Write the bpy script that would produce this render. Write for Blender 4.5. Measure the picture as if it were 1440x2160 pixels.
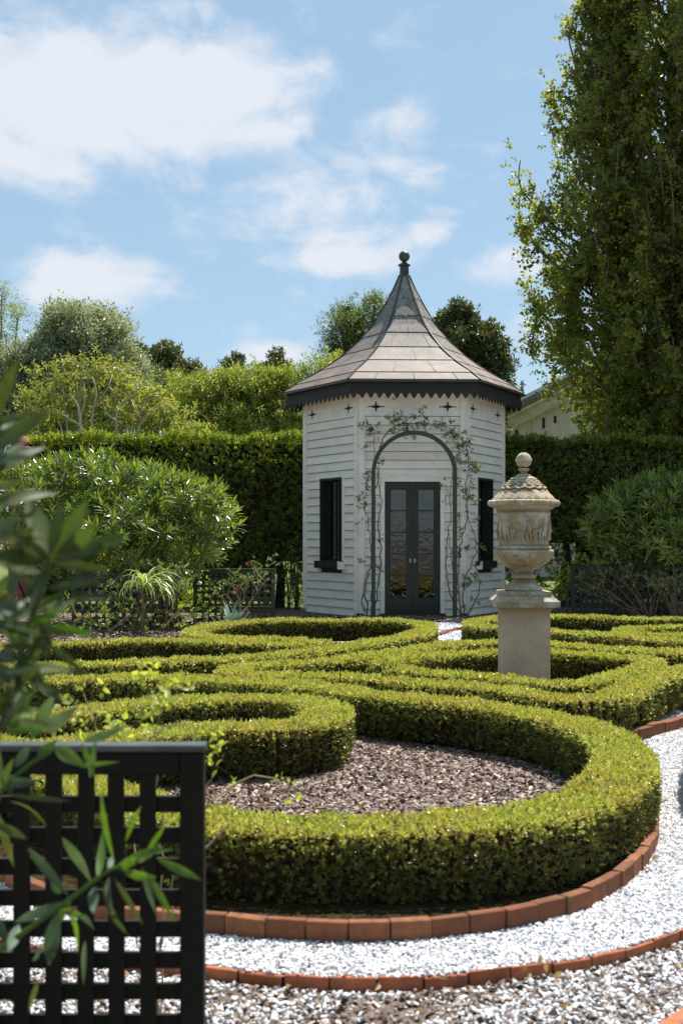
import bpy, math, random
import numpy as np
from mathutils import Vector, Matrix
R = math.radians
random.seed(7); rng = np.random.default_rng(11)
scene = bpy.context.scene
for o in list(bpy.data.objects): bpy.data.objects.remove(o)

# ------------------------------------------------------------------ camera
FPX, EYE, HOR, CX = 2500.0, 1.3, 1140.0, 720.0      # focal length in photo pixels, eye height, horizon row
cam = bpy.data.cameras.new('camera'); camo = bpy.data.objects.new('camera', cam); scene.collection.objects.link(camo)
camo.location = (0, 0, EYE); camo.rotation_euler = (R(90), 0, 0)
cam.sensor_width = 36; cam.sensor_height = 36; cam.sensor_fit = 'AUTO'
cam.lens = FPX/2160*36; cam.shift_y = (HOR-1080)/2160
cam.clip_start = 0.05; cam.clip_end = 2000
cam.dof.use_dof = True; cam.dof.focus_distance = 12.5; cam.dof.aperture_fstop = 5.0
scene.camera = camo
scene.view_settings.view_transform = 'Standard'; scene.view_settings.look = 'None'
scene.view_settings.gamma = 1; scene.view_settings.use_curve_mapping = False
scene.view_settings.exposure = 0.97

# ------------------------------------------------------------------ world, sun
SUN_AZ, SUN_EL = R(34), R(63)
sdir = Vector((math.sin(SUN_AZ)*math.cos(SUN_EL), math.cos(SUN_AZ)*math.cos(SUN_EL), math.sin(SUN_EL)))
world = bpy.data.worlds.new('World'); scene.world = world; world.use_nodes = True
wt = world.node_tree; wt.nodes.clear()
def wn(t, **k):
    n = wt.nodes.new(t)
    for a, b in k.items(): setattr(n, a, b)
    return n
def wl(a, b): wt.links.new(a, b)
sky = wn('ShaderNodeTexSky', sky_type='NISHITA'); sky.sun_disc = False
sky.sun_elevation = SUN_EL; sky.sun_rotation = SUN_AZ; sky.air_density = 1.0; sky.dust_density = 0.6; sky.ozone_density = 1.5
tc = wn('ShaderNodeTexCoord')
def pdir(px, py): return Vector(((px-CX)/FPX, 1, (HOR-py)/FPX)).normalized()
clouds = [(170,200,430,190,1.15),(420,190,290,140,1.1),(90,330,270,90,.85),(560,265,150,65,.85),(330,40,260,55,.5),(820,250,190,75,.52),(860,310,190,30,.4),(215,600,210,80,1.0),
          (300,610,95,40,.5),(740,548,240,46,.8),(910,485,80,62,.9),(1060,560,150,56,.85),(1100,700,120,80,.72),(560,752,110,48,.85),(60,575,110,38,.5),
          (640,330,110,50,.5),(60,90,150,60,.5),(520,700,120,26,.3)]
acc = None
for (px, py, rx, ry, st) in clouds:
    s = wn('ShaderNodeVectorMath', operation='SUBTRACT'); wl(tc.outputs['Generated'], s.inputs[0]); s.inputs[1].default_value = pdir(px, py)
    m = wn('ShaderNodeVectorMath', operation='MULTIPLY'); wl(s.outputs[0], m.inputs[0]); m.inputs[1].default_value = (FPX/rx, 3, FPX/ry)
    l = wn('ShaderNodeVectorMath', operation='LENGTH'); wl(m.outputs[0], l.inputs[0])
    r = wn('ShaderNodeMapRange'); r.interpolation_type = 'SMOOTHSTEP'
    r.inputs['From Min'].default_value = 1.35; r.inputs['From Max'].default_value = 0.1; r.inputs['To Min'].default_value = 0; r.inputs['To Max'].default_value = st
    wl(l.outputs['Value'], r.inputs['Value'])
    if acc is None: acc = r.outputs[0]
    else:
        a = wn('ShaderNodeMath', operation='SMOOTH_MAX'); a.inputs[2].default_value = .25; wl(acc, a.inputs[0]); wl(r.outputs[0], a.inputs[1]); acc = a.outputs[0]
mp = wn('ShaderNodeMapping'); mp.inputs['Scale'].default_value = (1, 1, 1.7); wl(tc.outputs['Generated'], mp.inputs[0])
nz = wn('ShaderNodeTexNoise'); nz.inputs['Scale'].default_value = 15; nz.inputs['Detail'].default_value = 12; nz.inputs['Roughness'].default_value = .58; nz.inputs['Distortion'].default_value = .35
wl(mp.outputs[0], nz.inputs['Vector'])
nz2 = wn('ShaderNodeTexNoise'); nz2.inputs['Scale'].default_value = 3.2; nz2.inputs['Detail'].default_value = 9; nz2.inputs['Roughness'].default_value = .55
wl(mp.outputs[0], nz2.inputs['Vector'])
far = wn('ShaderNodeMapRange'); far.inputs['From Min'].default_value = .5; far.inputs['From Max'].default_value = .8; wl(nz2.outputs['Fac'], far.inputs['Value'])
mx = wn('ShaderNodeMath', operation='MAXIMUM'); wl(acc, mx.inputs[0]); wl(far.outputs[0], mx.inputs[1])
n1 = wn('ShaderNodeMath', operation='MULTIPLY_ADD'); wl(nz.outputs['Fac'], n1.inputs[0]); n1.inputs[1].default_value = 1.9; n1.inputs[2].default_value = -.95
ad = wn('ShaderNodeMath', operation='ADD'); wl(mx.outputs[0], ad.inputs[0]); wl(n1.outputs[0], ad.inputs[1])
cm = wn('ShaderNodeMapRange'); cm.interpolation_type = 'SMOOTHSTEP'; cm.inputs['From Min'].default_value = .22; cm.inputs['From Max'].default_value = .95; wl(ad.outputs[0], cm.inputs['Value'])
mixc = wn('ShaderNodeMix', data_type='RGBA'); wl(cm.outputs[0], mixc.inputs['Factor'])
tint = wn('ShaderNodeMix', data_type='RGBA'); tint.blend_type = 'MULTIPLY'; tint.inputs['Factor'].default_value = 1
wl(sky.outputs[0], tint.inputs['A']); tint.inputs['B'].default_value = (1.1, 1.03, .95, 1)
vs = wn('ShaderNodeMix', data_type='RGBA'); vs.inputs['Factor'].default_value = .6; wl(tint.outputs['Result'], vs.inputs['A']); vs.inputs['B'].default_value = (2.75, 4.3, 5.75, 1)
wl(vs.outputs['Result'], mixc.inputs['A']); mixc.inputs['B'].default_value = (5.6, 5.95, 6.5, 1)
bg = wn('ShaderNodeBackground'); bg.inputs['Strength'].default_value = 0.0725; wl(mixc.outputs['Result'], bg.inputs['Color'])
wo = wn('ShaderNodeOutputWorld'); wl(bg.outputs[0], wo.inputs['Surface'])
sun = bpy.data.lights.new('sun', 'SUN'); sun.energy = 4.5; sun.angle = R(.55); sun.color = (1, .965, .90)
suno = bpy.data.objects.new('sun', sun); scene.collection.objects.link(suno); suno.rotation_euler = sdir.to_track_quat('Z', 'Y').to_euler(); suno.location = (5, 10, 30)

# ------------------------------------------------------------------ helpers
C = scene.collection
def tag(o, label=None, cat=None, group=None, kind=None):
    if label: o['label'] = label
    if cat: o['category'] = cat
    if group: o['group'] = group
    if kind: o['kind'] = kind
    return o
def thing(name, label, cat, loc=(0, 0, 0), rz=0, group=None):
    o = bpy.data.objects.new(name, None); C.objects.link(o); o.location = loc; o.rotation_euler = (0, 0, rz); o.empty_display_size = .2
    return tag(o, label, cat, group)
def link(name, me, parent=None, loc=(0, 0, 0), rot=(0, 0, 0), scl=(1, 1, 1)):
    o = bpy.data.objects.new(name, me); C.objects.link(o); o.parent = parent; o.location = loc; o.rotation_euler = rot; o.scale = scl
    return o
class MB:
    def __init__(s): s.v = []; s.f = []; s.m = []
    def add(s, vs, fs, mi=0):
        b = len(s.v); s.v += [tuple(v) for v in vs]; s.f += [tuple(b+i for i in f) for f in fs]; s.m += [mi]*len(fs); return s
    def box(s, x0, x1, y0, y1, z0, z1, mi=0, M=None):
        vs = [(x0,y0,z0),(x1,y0,z0),(x1,y1,z0),(x0,y1,z0),(x0,y0,z1),(x1,y0,z1),(x1,y1,z1),(x0,y1,z1)]
        if M is not None: vs = [M @ Vector(v) for v in vs]
        return s.add(vs, [(0,3,2,1),(4,5,6,7),(0,1,5,4),(1,2,6,5),(2,3,7,6),(3,0,4,7)], mi)
    def prism(s, poly, axis_pts, mi=0, M=None):          # poly in local (a,b); swept between two values of c: vertices (a,c,b)
        n = len(poly); y0, y1 = axis_pts
        vs = [(a, y0, b) for a, b in poly]+[(a, y1, b) for a, b in poly]
        if M is not None: vs = [M @ Vector(v) for v in vs]
        fs = [tuple(range(n)), tuple(range(2*n-1, n-1, -1))]+[(i, n+i, n+(i+1) % n, (i+1) % n) for i in range(n)]
        return s.add(vs, fs, mi)
    def tube(s, pts, rad, n=6, mi=0, cap=True):
        pts = [Vector(p) for p in pts]; k = len(pts)
        if not hasattr(rad, '__len__'): rad = [rad]*k
        vs = []; up = Vector((.13, .21, .97)); prev = None
        for i, p in enumerate(pts):
            t = (pts[min(i+1, k-1)]-pts[max(i-1, 0)]); t = t.normalized() if t.length > 1e-9 else Vector((0, 0, 1))
            a = (t.cross(Vector((1, 0, 0)) if abs(t.x) < .9 else Vector((0, 1, 0)))).normalized() if prev is None else (prev - t*prev.dot(t)).normalized()
            prev = a; b = t.cross(a)
            for j in range(n):
                c = 2*math.pi*j/n; vs.append(p+(a*math.cos(c)+b*math.sin(c))*rad[i])
        fs = [(i*n+j, i*n+(j+1) % n, (i+1)*n+(j+1) % n, (i+1)*n+j) for i in range(k-1) for j in range(n)]
        if cap: fs += [tuple(range(n-1, -1, -1)), tuple((k-1)*n+j for j in range(n))]
        return s.add(vs, fs, mi)
    def lathe(s, prof, n=48, mi=0, fn=None, cx=0, cy=0):
        vs = []
        for i, (r, z) in enumerate(prof):
            for j in range(n):
                a = 2*math.pi*j/n; rr, zz = (r, z) if fn is None else fn(r, z, a, i)
                vs.append((cx+rr*math.cos(a), cy+rr*math.sin(a), zz))
        fs = [(i*n+j, i*n+(j+1) % n, (i+1)*n+(j+1) % n, (i+1)*n+j) for i in range(len(prof)-1) for j in range(n)]
        fs += [tuple((len(prof)-1)*n+j for j in range(n)), tuple(range(n-1, -1, -1))]
        return s.add(vs, fs, mi)
    def mesh(s, name, mats, smooth=False):
        me = bpy.data.meshes.new(name); me.from_pydata(s.v, [], s.f)
        for m in (mats if isinstance(mats, (list, tuple)) else [mats]): me.materials.append(m)
        me.polygons.foreach_set('material_index', s.m)
        if smooth:
            me.polygons.foreach_set('use_smooth', [True]*len(s.f))
            try: me.set_sharp_from_angle(angle=R(38))
            except Exception: pass
        me.update(); return me
    def build(s, name, mats, parent=None, smooth=False, **k): return link(name, s.mesh(name, mats, smooth), parent, **k)
def bevel(o, w=.004, seg=1):
    m = o.modifiers.new('bevel', 'BEVEL'); m.width = w; m.segments = seg; m.limit_method = 'ANGLE'; return o
def at(px, py, d): return Vector(((px-CX)/FPX*d, d, EYE+(HOR-py)/FPX*d))
def onz(px, py, z):                                   # the point of the level z seen at a photo pixel
    d = (EYE-z)*FPX/(py-HOR); return Vector(((px-CX)/FPX*d, d, z))
def smooth_path(pts, step, closed=False):
    P = [Vector(p) for p in pts]; n = len(P); out = []
    rngi = range(n if closed else n-1)
    for i in rngi:
        if closed: p0, p1, p2, p3 = P[i-1], P[i], P[(i+1) % n], P[(i+2) % n]
        else: p0, p1, p2, p3 = P[max(i-1, 0)], P[i], P[i+1], P[min(i+2, n-1)]
        k = max(2, int((p2-p1).length/step*2))
        for j in range(k):
            t = j/k; out.append(.5*((2*p1)+(-p0+p2)*t+(2*p0-5*p1+4*p2-p3)*t*t+(-p0+3*p1-3*p2+p3)*t**3))
    out.append(P[0] if closed else P[-1])
    res = [out[0]]; acc_ = 0
    for a, b in zip(out, out[1:]):
        seg = (b-a).length; pos = 0
        while acc_+(seg-pos) >= step and seg > 0:
            pos += step-acc_; acc_ = 0; res.append(a.lerp(b, pos/seg))
        acc_ += seg-pos
    return res

# ------------------------------------------------------------------ materials
class Mat:
    def __init__(s, name):
        s.m = bpy.data.materials.new(name); s.m.use_nodes = True; s.t = s.m.node_tree; s.t.nodes.clear()
        s.out = s.n('ShaderNodeOutputMaterial')
    def n(s, t, **k):
        x = s.t.nodes.new(t)
        for a, b in k.items(): setattr(x, a, b)
        return x
    def l(s, a, b): s.t.links.new(a, b)
    def noise(s, scale, detail=4, rough=.55, coord='Object', stretch=None, dist=0):
        v = s.n('ShaderNodeNewGeometry').outputs['Position'] if coord == 'Position' else s.n('ShaderNodeTexCoord').outputs[coord]
        if stretch:
            q = s.n('ShaderNodeMapping'); q.inputs['Scale'].default_value = stretch; s.l(v, q.inputs[0]); v = q.outputs[0]
        x = s.n('ShaderNodeTexNoise'); x.inputs['Scale'].default_value = scale; x.inputs['Detail'].default_value = detail; x.inputs['Roughness'].default_value = rough; x.inputs['Distortion'].default_value = dist
        s.l(v, x.inputs['Vector']); return x.outputs['Fac']
    def ramp(s, fac, stops):
        x = s.n('ShaderNodeValToRGB'); e = x.color_ramp.elements
        while len(e) < len(stops): e.new(.5)
        for q, (p, c) in zip(e, stops): q.position = p; q.color = (*c, 1) if len(c) == 3 else c
        s.l(fac, x.inputs[0]); return x.outputs[0]
    def mix(s, fac, a, b, mode='MIX'):
        x = s.n('ShaderNodeMix', data_type='RGBA'); x.blend_type = mode
        for sock, val in ((x.inputs['Factor'], fac), (x.inputs['A'], a), (x.inputs['B'], b)):
            if isinstance(val, (int, float)): sock.default_value = val
            elif isinstance(val, tuple): sock.default_value = (*val, 1)
            else: s.l(val, sock)
        return x.outputs['Result']
    def vals(s, sock, val):
        if isinstance(val, (int, float)): sock.default_value = val
        elif isinstance(val, tuple): sock.default_value = (*val, 1)
        else: s.l(val, sock)
    def bsdf(s, col, rough=.7, spec=.5, metal=0, bump=None, bstr=.3, bdist=.01):
        b = s.n('ShaderNodeBsdfPrincipled'); s.vals(b.inputs['Base Color'], col); s.vals(b.inputs['Roughness'], rough)
        b.inputs['Specular IOR Level'].default_value = spec; b.inputs['Metallic'].default_value = metal
        if bump is not None:
            q = s.n('ShaderNodeBump'); q.inputs['Strength'].default_value = bstr; q.inputs['Distance'].default_value = bdist; s.l(bump, q.inputs['Height']); s.l(q.outputs[0], b.inputs['Normal'])
        s.b = b; return b
    def done(s, sh): s.l(sh.outputs[0], s.out.inputs['Surface']); return s.m
def leafmat(name, a, b, c=None, rough=.42, trans=.35, spec=.5, tcol=None):
    m = Mat(name); oi = m.n('ShaderNodeObjectInfo')
    stops = [(0, a), (.55, b)] + ([(1, c)] if c else [(1, b)])
    col = m.ramp(oi.outputs['Random'], stops)
    g = m.noise(30, 2, .5, 'Position')
    hs = m.n('ShaderNodeHueSaturation'); m.l(col, hs.inputs['Color'])
    mr = m.n('ShaderNodeMapRange'); mr.inputs['From Min'].default_value = .3; mr.inputs['From Max'].default_value = .7; mr.inputs['To Min'].default_value = .75; mr.inputs['To Max'].default_value = 1.25; m.l(g, mr.inputs[0]); m.l(mr.outputs[0], hs.inputs['Value'])
    g2 = m.noise(2.3, 3, .6, 'Position'); m2 = m.n('ShaderNodeMapRange'); m2.inputs['From Min'].default_value = .35; m2.inputs['From Max'].default_value = .65; m2.inputs['To Min'].default_value = .474; m2.inputs['To Max'].default_value = .503; m.l(g2, m2.inputs[0]); m.l(m2.outputs[0], hs.inputs['Hue'])
    p = m.bsdf(hs.outputs[0], rough, spec)
    tr = m.n('ShaderNodeBsdfTranslucent')
    tc_ = m.mix(1.0, hs.outputs[0], tcol or (1.5, 1.7, .55), 'MULTIPLY'); m.l(tc_, tr.inputs['Color'])
    mxs = m.n('ShaderNodeMixShader'); mxs.inputs[0].default_value = trans; m.l(p.outputs[0], mxs.inputs[1]); m.l(tr.outputs[0], mxs.inputs[2])
    return m.done(mxs)
M = {}
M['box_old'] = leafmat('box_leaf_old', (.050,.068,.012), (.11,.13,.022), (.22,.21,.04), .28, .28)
M['box_new_sunlit'] = leafmat('box_leaf_new_sunlit', (.32,.335,.07), (.45,.43,.115), (.58,.52,.21), .31, .33)  # fresh growth, paled further so the colour carries sunlight on the tops
M['box_dry'] = leafmat('box_leaf_dry', (.22,.14,.05), (.30,.20,.09), None, .6, .3)
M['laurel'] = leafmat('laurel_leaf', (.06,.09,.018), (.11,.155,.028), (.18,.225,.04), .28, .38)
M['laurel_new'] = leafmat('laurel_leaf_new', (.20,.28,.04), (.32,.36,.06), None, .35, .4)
M['oleander'] = leafmat('oleander_leaf', (.095,.14,.03), (.15,.205,.04), (.23,.28,.055), .26, .35, .7)
M['oleander_near'] = leafmat('oleander_leaf_near', (.042,.060,.020), (.065,.092,.028), None, .55, .25, .3)
M['oleander_fresh'] = leafmat('oleander_leaf_fresh', (.05,.115,.012), (.085,.155,.018), None, .45, .35)
M['oleander_pale'] = leafmat('oleander_leaf_pale', (.05,.085,.055), (.085,.125,.085), None, .5, .2, .3)
M['poplar'] = leafmat('poplar_leaf', (.07,.093,.025), (.12,.145,.034), (.205,.22,.055), .30, .47, tcol=(2.9,2.8,.75))
M['oak'] = leafmat('grey_leaf', (.22,.25,.15), (.30,.33,.21), (.40,.42,.29), .42, .4, tcol=(1.2,1.3,.8))
M['myrtle'] = leafmat('myrtle_leaf', (.17,.20,.06), (.27,.285,.08), (.40,.34,.10), .45, .4)
M['lime'] = leafmat('lime_leaf', (.15,.20,.045), (.26,.29,.065), (.36,.35,.10), .42, .4)
M['magnolia'] = leafmat('magnolia_leaf', (.04,.065,.02), (.08,.11,.03), (.19,.13,.05), .32, .2)
M['green_tree'] = leafmat('green_tree_leaf', (.07,.11,.03), (.12,.165,.04), (.18,.20,.06), .45, .35)
M['rose_leaf'] = leafmat('rose_leaf', (.09,.14,.05), (.15,.19,.08), (.24,.28,.13), .45, .35)
M['rose_near'] = leafmat('rose_leaf_near', (.24,.29,.07), (.36,.38,.10), None, .45, .5)
M['agave'] = leafmat('blue_leaf', (.14,.22,.19), (.18,.26,.22), None, .5, .1)
M['strap'] = leafmat('strap_leaf', (.22,.30,.08), (.36,.42,.2), None, .4, .3)
M['grass'] = leafmat('grass_blade', (.12,.19,.03), (.18,.25,.05), None, .5, .4)
def simple(name, col, rough=.6, spec=.4, ns=20, var=.25, bump=.2, bd=.003, stretch=None, coord='Object'):
    m = Mat(name); f = m.noise(ns, 5, .6, coord, stretch)
    c2 = tuple(x*(1-var) for x in col); c3 = tuple(min(1, x*(1+var*.6)) for x in col)
    return m.done(m.bsdf(m.ramp(f, [(.3, c2), (.7, c3)]), rough, spec, bump=f, bstr=bump, bdist=bd))
M['bark'] = simple('bark', (.16,.125,.09), .9, .2, 12, .5, .6, .02, (3,3,.6))
M['bark_dark'] = simple('bark_dark', (.07,.05,.035), .9, .2, 12, .5, .6, .02, (3,3,.6))
M['bark_pale'] = simple('bark_pale', (.45,.40,.32), .8, .2, 12, .3, .3, .01, (3,3,.6))
M['twig'] = simple('twig', (.20,.12,.07), .8, .2, 25, .4)
M['twig_pale'] = simple('twig_pale', (.34,.24,.15), .8, .2, 25, .4)
M['green_paint'] = simple('dark_green_paint', (.022,.026,.015), .45, .4, 30, .25, .1, .001)
M['trellis_paint'] = simple('trellis_paint', (.011,.010,.006), .6, .2, 30, .3, .15, .001)
M['trellis_old'] = simple('weathered_trellis', (.05,.058,.038), .6, .3, 30, .4, .15, .001)
M['arch_paint'] = simple('arch_paint', (.035,.05,.028), .5, .4, 30, .4, .1, .001)
M['fascia'] = simple('fascia_paint', (.026,.021,.015), .6, .3, 14, .3, .1, .001)
M['metal'] = simple('steel', (.35,.34,.32), .35, .5, 40, .1)
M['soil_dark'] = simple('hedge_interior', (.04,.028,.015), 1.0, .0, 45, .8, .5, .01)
M['curtain'] = simple('curtain', (.8,.77,.7), .9, .1, 8, .15, .4, .01, (6,6,.4))
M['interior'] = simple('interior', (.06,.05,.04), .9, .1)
M['pink'] = simple('rose_petal', (.6,.09,.2), .6, .2)
def m_white():
    m = Mat('white_paint'); f = m.noise(2.2, 6, .6, 'Position', (1, 1, 2.5)); g = m.noise(40, 4, .6, 'Position', (.4,.4,3)); d = m.noise(5, 7, .7, 'Position', (1.3,1.3,1))
    c = m.ramp(f, [(.3, (.74,.665,.55)), (.62, (.85,.775,.655))])
    dirt = m.ramp(d, [(.58, (0,0,0)), (.74, (1,1,1))])
    c = m.mix(m.mix(.35, (0,0,0), dirt), c, (.22,.18,.13))
    oi = m.n('ShaderNodeObjectInfo'); hv = m.n('ShaderNodeHueSaturation'); m.l(c, hv.inputs['Color'])
    mr = m.n('ShaderNodeMapRange'); mr.inputs['To Min'].default_value = .9; mr.inputs['To Max'].default_value = 1.06; m.l(oi.outputs['Random'], mr.inputs[0]); m.l(mr.outputs[0], hv.inputs['Value'])
    return m.done(m.bsdf(hv.outputs[0], .62, .3, bump=g, bstr=.1, bdist=.001))
M['white'] = m_white()
M['trim'] = simple('trim_white', (.86,.79,.675), .55, .35, 6, .12, .1, .001, None, 'Position')
def m_copper():
    m = Mat('aged_copper'); f = m.noise(3.5, 6, .65, 'Position'); s_ = m.noise(9, 6, .7, 'Position', (3.2,3.2,.35), .3); sp = m.noise(60, 3, .6, 'Position')
    c = m.ramp(f, [(.28, (.10,.062,.042)), (.5, (.155,.105,.075)), (.72, (.20,.15,.12))])
    oi = m.n('ShaderNodeObjectInfo'); c = m.mix(m.ramp(oi.outputs['Random'], [(0, (0,0,0)), (1, (.3,.3,.3))]), c, (.17,.15,.145))
    sx = m.n('ShaderNodeSeparateXYZ'); m.l(m.n('ShaderNodeNewGeometry').outputs['Position'], sx.inputs[0]); zz = m.n('ShaderNodeMapRange'); zz.inputs['From Min'].default_value = 4.3; zz.inputs['From Max'].default_value = 6.0; zz.inputs['To Max'].default_value = .16; m.l(sx.outputs['Z'], zz.inputs[0]); sa = m.n('ShaderNodeMath', operation='ADD'); m.l(s_, sa.inputs[0]); m.l(zz.outputs[0], sa.inputs[1])
    v = m.ramp(sa.outputs[0], [(.55, (0,0,0)), (.74, (.85,.85,.85))]); c = m.mix(v, c, (.27,.33,.31))
    v2 = m.ramp(sp, [(.66, (0,0,0)), (.74, (.5,.5,.5))]); c = m.mix(v2, c, (.40,.42,.38))
    return m.done(m.bsdf(c, m.ramp(f, [(.3, (.55,.55,.55)), (.7, (.7,.7,.7))]), .35, .0, bump=s_, bstr=.15, bdist=.004))
M['copper'] = m_copper()
M['copper_dark'] = simple('dark_copper', (.045,.038,.03), .45, .5, 12, .4)
def m_verd():
    m = Mat('verdigris_joint'); f = m.noise(14, 5, .7, 'Position'); return m.done(m.bsdf(m.ramp(f, [(.4, (.20,.22,.20)), (.65, (.38,.42,.40))]), .7, .3))
M['verd'] = m_verd()
M['ball'] = simple('ball_copper', (.05,.065,.055), .45, .5, 9, .5)
def m_stone():
    m = Mat('weathered_stone'); f = m.noise(5, 8, .65, 'Object'); g = m.noise(17, 8, .75, 'Object'); h = m.noise(90, 3, .6, 'Object'); k = m.noise(9, 6, .7, 'Object', (1, 1, .4))
    c = m.ramp(f, [(.3, (.27,.205,.12)), (.5, (.38,.32,.225)), (.66, (.60,.575,.51))])
    c = m.mix(m.ramp(g, [(.50, (0,0,0)), (.66, (.85,.85,.85))]), c, (.14,.12,.08))
    c = m.mix(m.ramp(k, [(.45, (0,0,0)), (.66, (.65,.65,.65))]), c, (.40,.28,.13))
    crease = m.n('ShaderNodeNewGeometry'); c = m.mix(m.ramp(crease.outputs['Pointiness'], [(.44, (.75,.75,.75)), (.5, (0,0,0))]), c, (.12,.08,.04))  # dark brown mixed into the concave creases
    bsum = m.mix(.5, g, h)
    return m.done(m.bsdf(c, .88, .25, bump=bsum, bstr=.55, bdist=.006))
M['stone'] = m_stone()
def m_stone2():
    m = Mat('pedestal_stone'); f = m.noise(4, 8, .6, 'Object'); g = m.noise(30, 8, .7, 'Object')
    c = m.ramp(f, [(.32, (.46,.33,.21)), (.55, (.56,.43,.29)), (.72, (.60,.50,.37))])
    c = m.mix(m.ramp(g, [(.58, (0,0,0)), (.7, (.5,.5,.5))]), c, (.2,.17,.12))
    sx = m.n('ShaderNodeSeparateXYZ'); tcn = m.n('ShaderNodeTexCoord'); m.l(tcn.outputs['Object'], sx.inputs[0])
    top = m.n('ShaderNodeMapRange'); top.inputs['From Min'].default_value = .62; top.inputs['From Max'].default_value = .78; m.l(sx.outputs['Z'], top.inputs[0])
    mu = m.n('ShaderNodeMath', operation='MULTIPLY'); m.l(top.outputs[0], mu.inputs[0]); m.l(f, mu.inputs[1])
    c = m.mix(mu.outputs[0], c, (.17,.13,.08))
    return m.done(m.bsdf(c, .85, .25, bump=g, bstr=.35, bdist=.004))
M['pedestal'] = m_stone2()
def m_brick():
    m = Mat('terracotta_brick'); oi = m.n('ShaderNodeObjectInfo'); f = m.noise(25, 6, .65, 'Position'); g = m.noise(120, 3, .6, 'Position')
    c = m.ramp(oi.outputs['Random'], [(0, (.17,.058,.026)), (.5, (.23,.082,.037)), (1, (.28,.11,.052))])
    c = m.mix(m.ramp(f, [(.42, (0,0,0)), (.66, (.8,.8,.8))]), c, (.10,.055,.035)); c = m.mix(m.ramp(m.noise(7, 5, .7, 'Position'), [(.55, (0,0,0)), (.7, (.5,.5,.5))]), c, (.09,.085,.04))
    return m.done(m.bsdf(c, .85, .2, bump=m.mix(.5, f, g), bstr=.5, bdist=.004))
M['brick'] = m_brick()
def m_brick2():
    m = Mat('orange_brick'); oi = m.n('ShaderNodeObjectInfo'); f = m.noise(25, 6, .65, 'Position')
    c = m.ramp(oi.outputs['Random'], [(0, (.33,.10,.045)), (1, (.45,.15,.07))]); c = m.mix(m.ramp(f, [(.45, (0,0,0)), (.68, (.7,.7,.7))]), c, (.14,.08,.05))
    return m.done(m.bsdf(c, .85, .2, bump=f, bstr=.5, bdist=.004))
M['brick2'] = m_brick2()
def m_gravel(name, cols, scale):
    m = Mat(name); vo = m.n('ShaderNodeTexVoronoi'); vo.inputs['Scale'].default_value = scale
    m.l(m.n('ShaderNodeNewGeometry').outputs['Position'], vo.inputs['Vector']); f = m.noise(1.3, 5, .6, 'Position')
    c = m.ramp(vo.outputs['Color'], cols)
    c = m.mix(m.ramp(vo.outputs['Distance'], [(.25, (0,0,0)), (.6, (.55,.55,.55))]), c, (.10,.08,.06))
    return m.done(m.bsdf(c, .85, .3, bump=vo.outputs['Distance'], bstr=.8, bdist=-.012))
M['gravel'] = m_gravel('white_gravel', [(0, (.42,.40,.39)), (.5, (.53,.52,.53)), (1, (.62,.62,.63))], 75)
M['mulch'] = m_gravel('bark_mulch', [(0, (.05,.032,.022)), (.5, (.13,.085,.06)), (1, (.27,.20,.16))], 60)
M['soil'] = m_gravel('soil', [(0, (.07,.05,.035)), (.6, (.15,.115,.085)), (1, (.28,.235,.20))], 55)
def m_lawn():
    m = Mat('lawn_grass'); f = m.noise(3, 7, .7, 'Position'); g = m.noise(60, 3, .7, 'Position')
    return m.done(m.bsdf(m.mix(.4, m.ramp(f, [(.3, (.08,.12,.02)), (.7, (.16,.21,.04))]), m.ramp(g, [(.35, (.05,.08,.015)), (.7, (.22,.27,.06))])), .9, .2, bump=g, bstr=1, bdist=.03))
M['lawn'] = m_lawn()
def pebmat(name, cols):
    m = Mat(name); oi = m.n('ShaderNodeObjectInfo'); return m.done(m.bsdf(m.ramp(oi.outputs['Random'], cols), .55, .35))
M['pebble'] = pebmat('pebble_stone', [(0, (.33,.28,.23)), (.06, (.50,.48,.46)), (.3, (.62,.61,.62)), (1, (.73,.73,.75))])
M['chip'] = pebmat('mulch_chip', [(0, (.045,.026,.018)), (.45, (.13,.078,.055)), (.85, (.26,.17,.125)), (1, (.52,.42,.35))])
def m_glass():
    m = Mat('window_glass'); f = m.noise(9, 2, .5, 'Position', dist=.6)
    gl = m.n('ShaderNodeBsdfGlossy'); gl.inputs['Roughness'].default_value = .015; gl.inputs['Color'].default_value = (.9,.9,.9,1)
    q = m.n('ShaderNodeBump'); q.inputs['Strength'].default_value = .12; q.inputs['Distance'].default_value = .02; m.l(f, q.inputs['Height']); m.l(q.outputs[0], gl.inputs['Normal'])
    tp = m.n('ShaderNodeBsdfTransparent'); tp.inputs['Color'].default_value = (.6,.62,.6,1)
    x = m.n('ShaderNodeMixShader'); x.inputs[0].default_value = .08; m.l(tp.outputs[0], x.inputs[1]); m.l(gl.outputs[0], x.inputs[2]); return m.done(x)
M['glass'] = m_glass()
M['barn_wall'] = simple('barn_render', (.58,.48,.39), .9, .2, 1.2, .3, .2, .01, (3,3,.4), 'Position')
M['barn_trim'] = simple('barn_trim', (.48,.40,.27), .8, .2, 2, .3, .2, .01, None, 'Position')
M['barn_roof'] = simple('barn_roof', (.20,.15,.12), .85, .2, 3, .35, .4, .02, None, 'Position')
M['barn_cap'] = simple('barn_cap', (.66,.68,.70), .4, .5, 4, .1)
M['terracotta'] = simple('terracotta', (.28,.13,.08), .8, .2, 12, .3)

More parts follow.
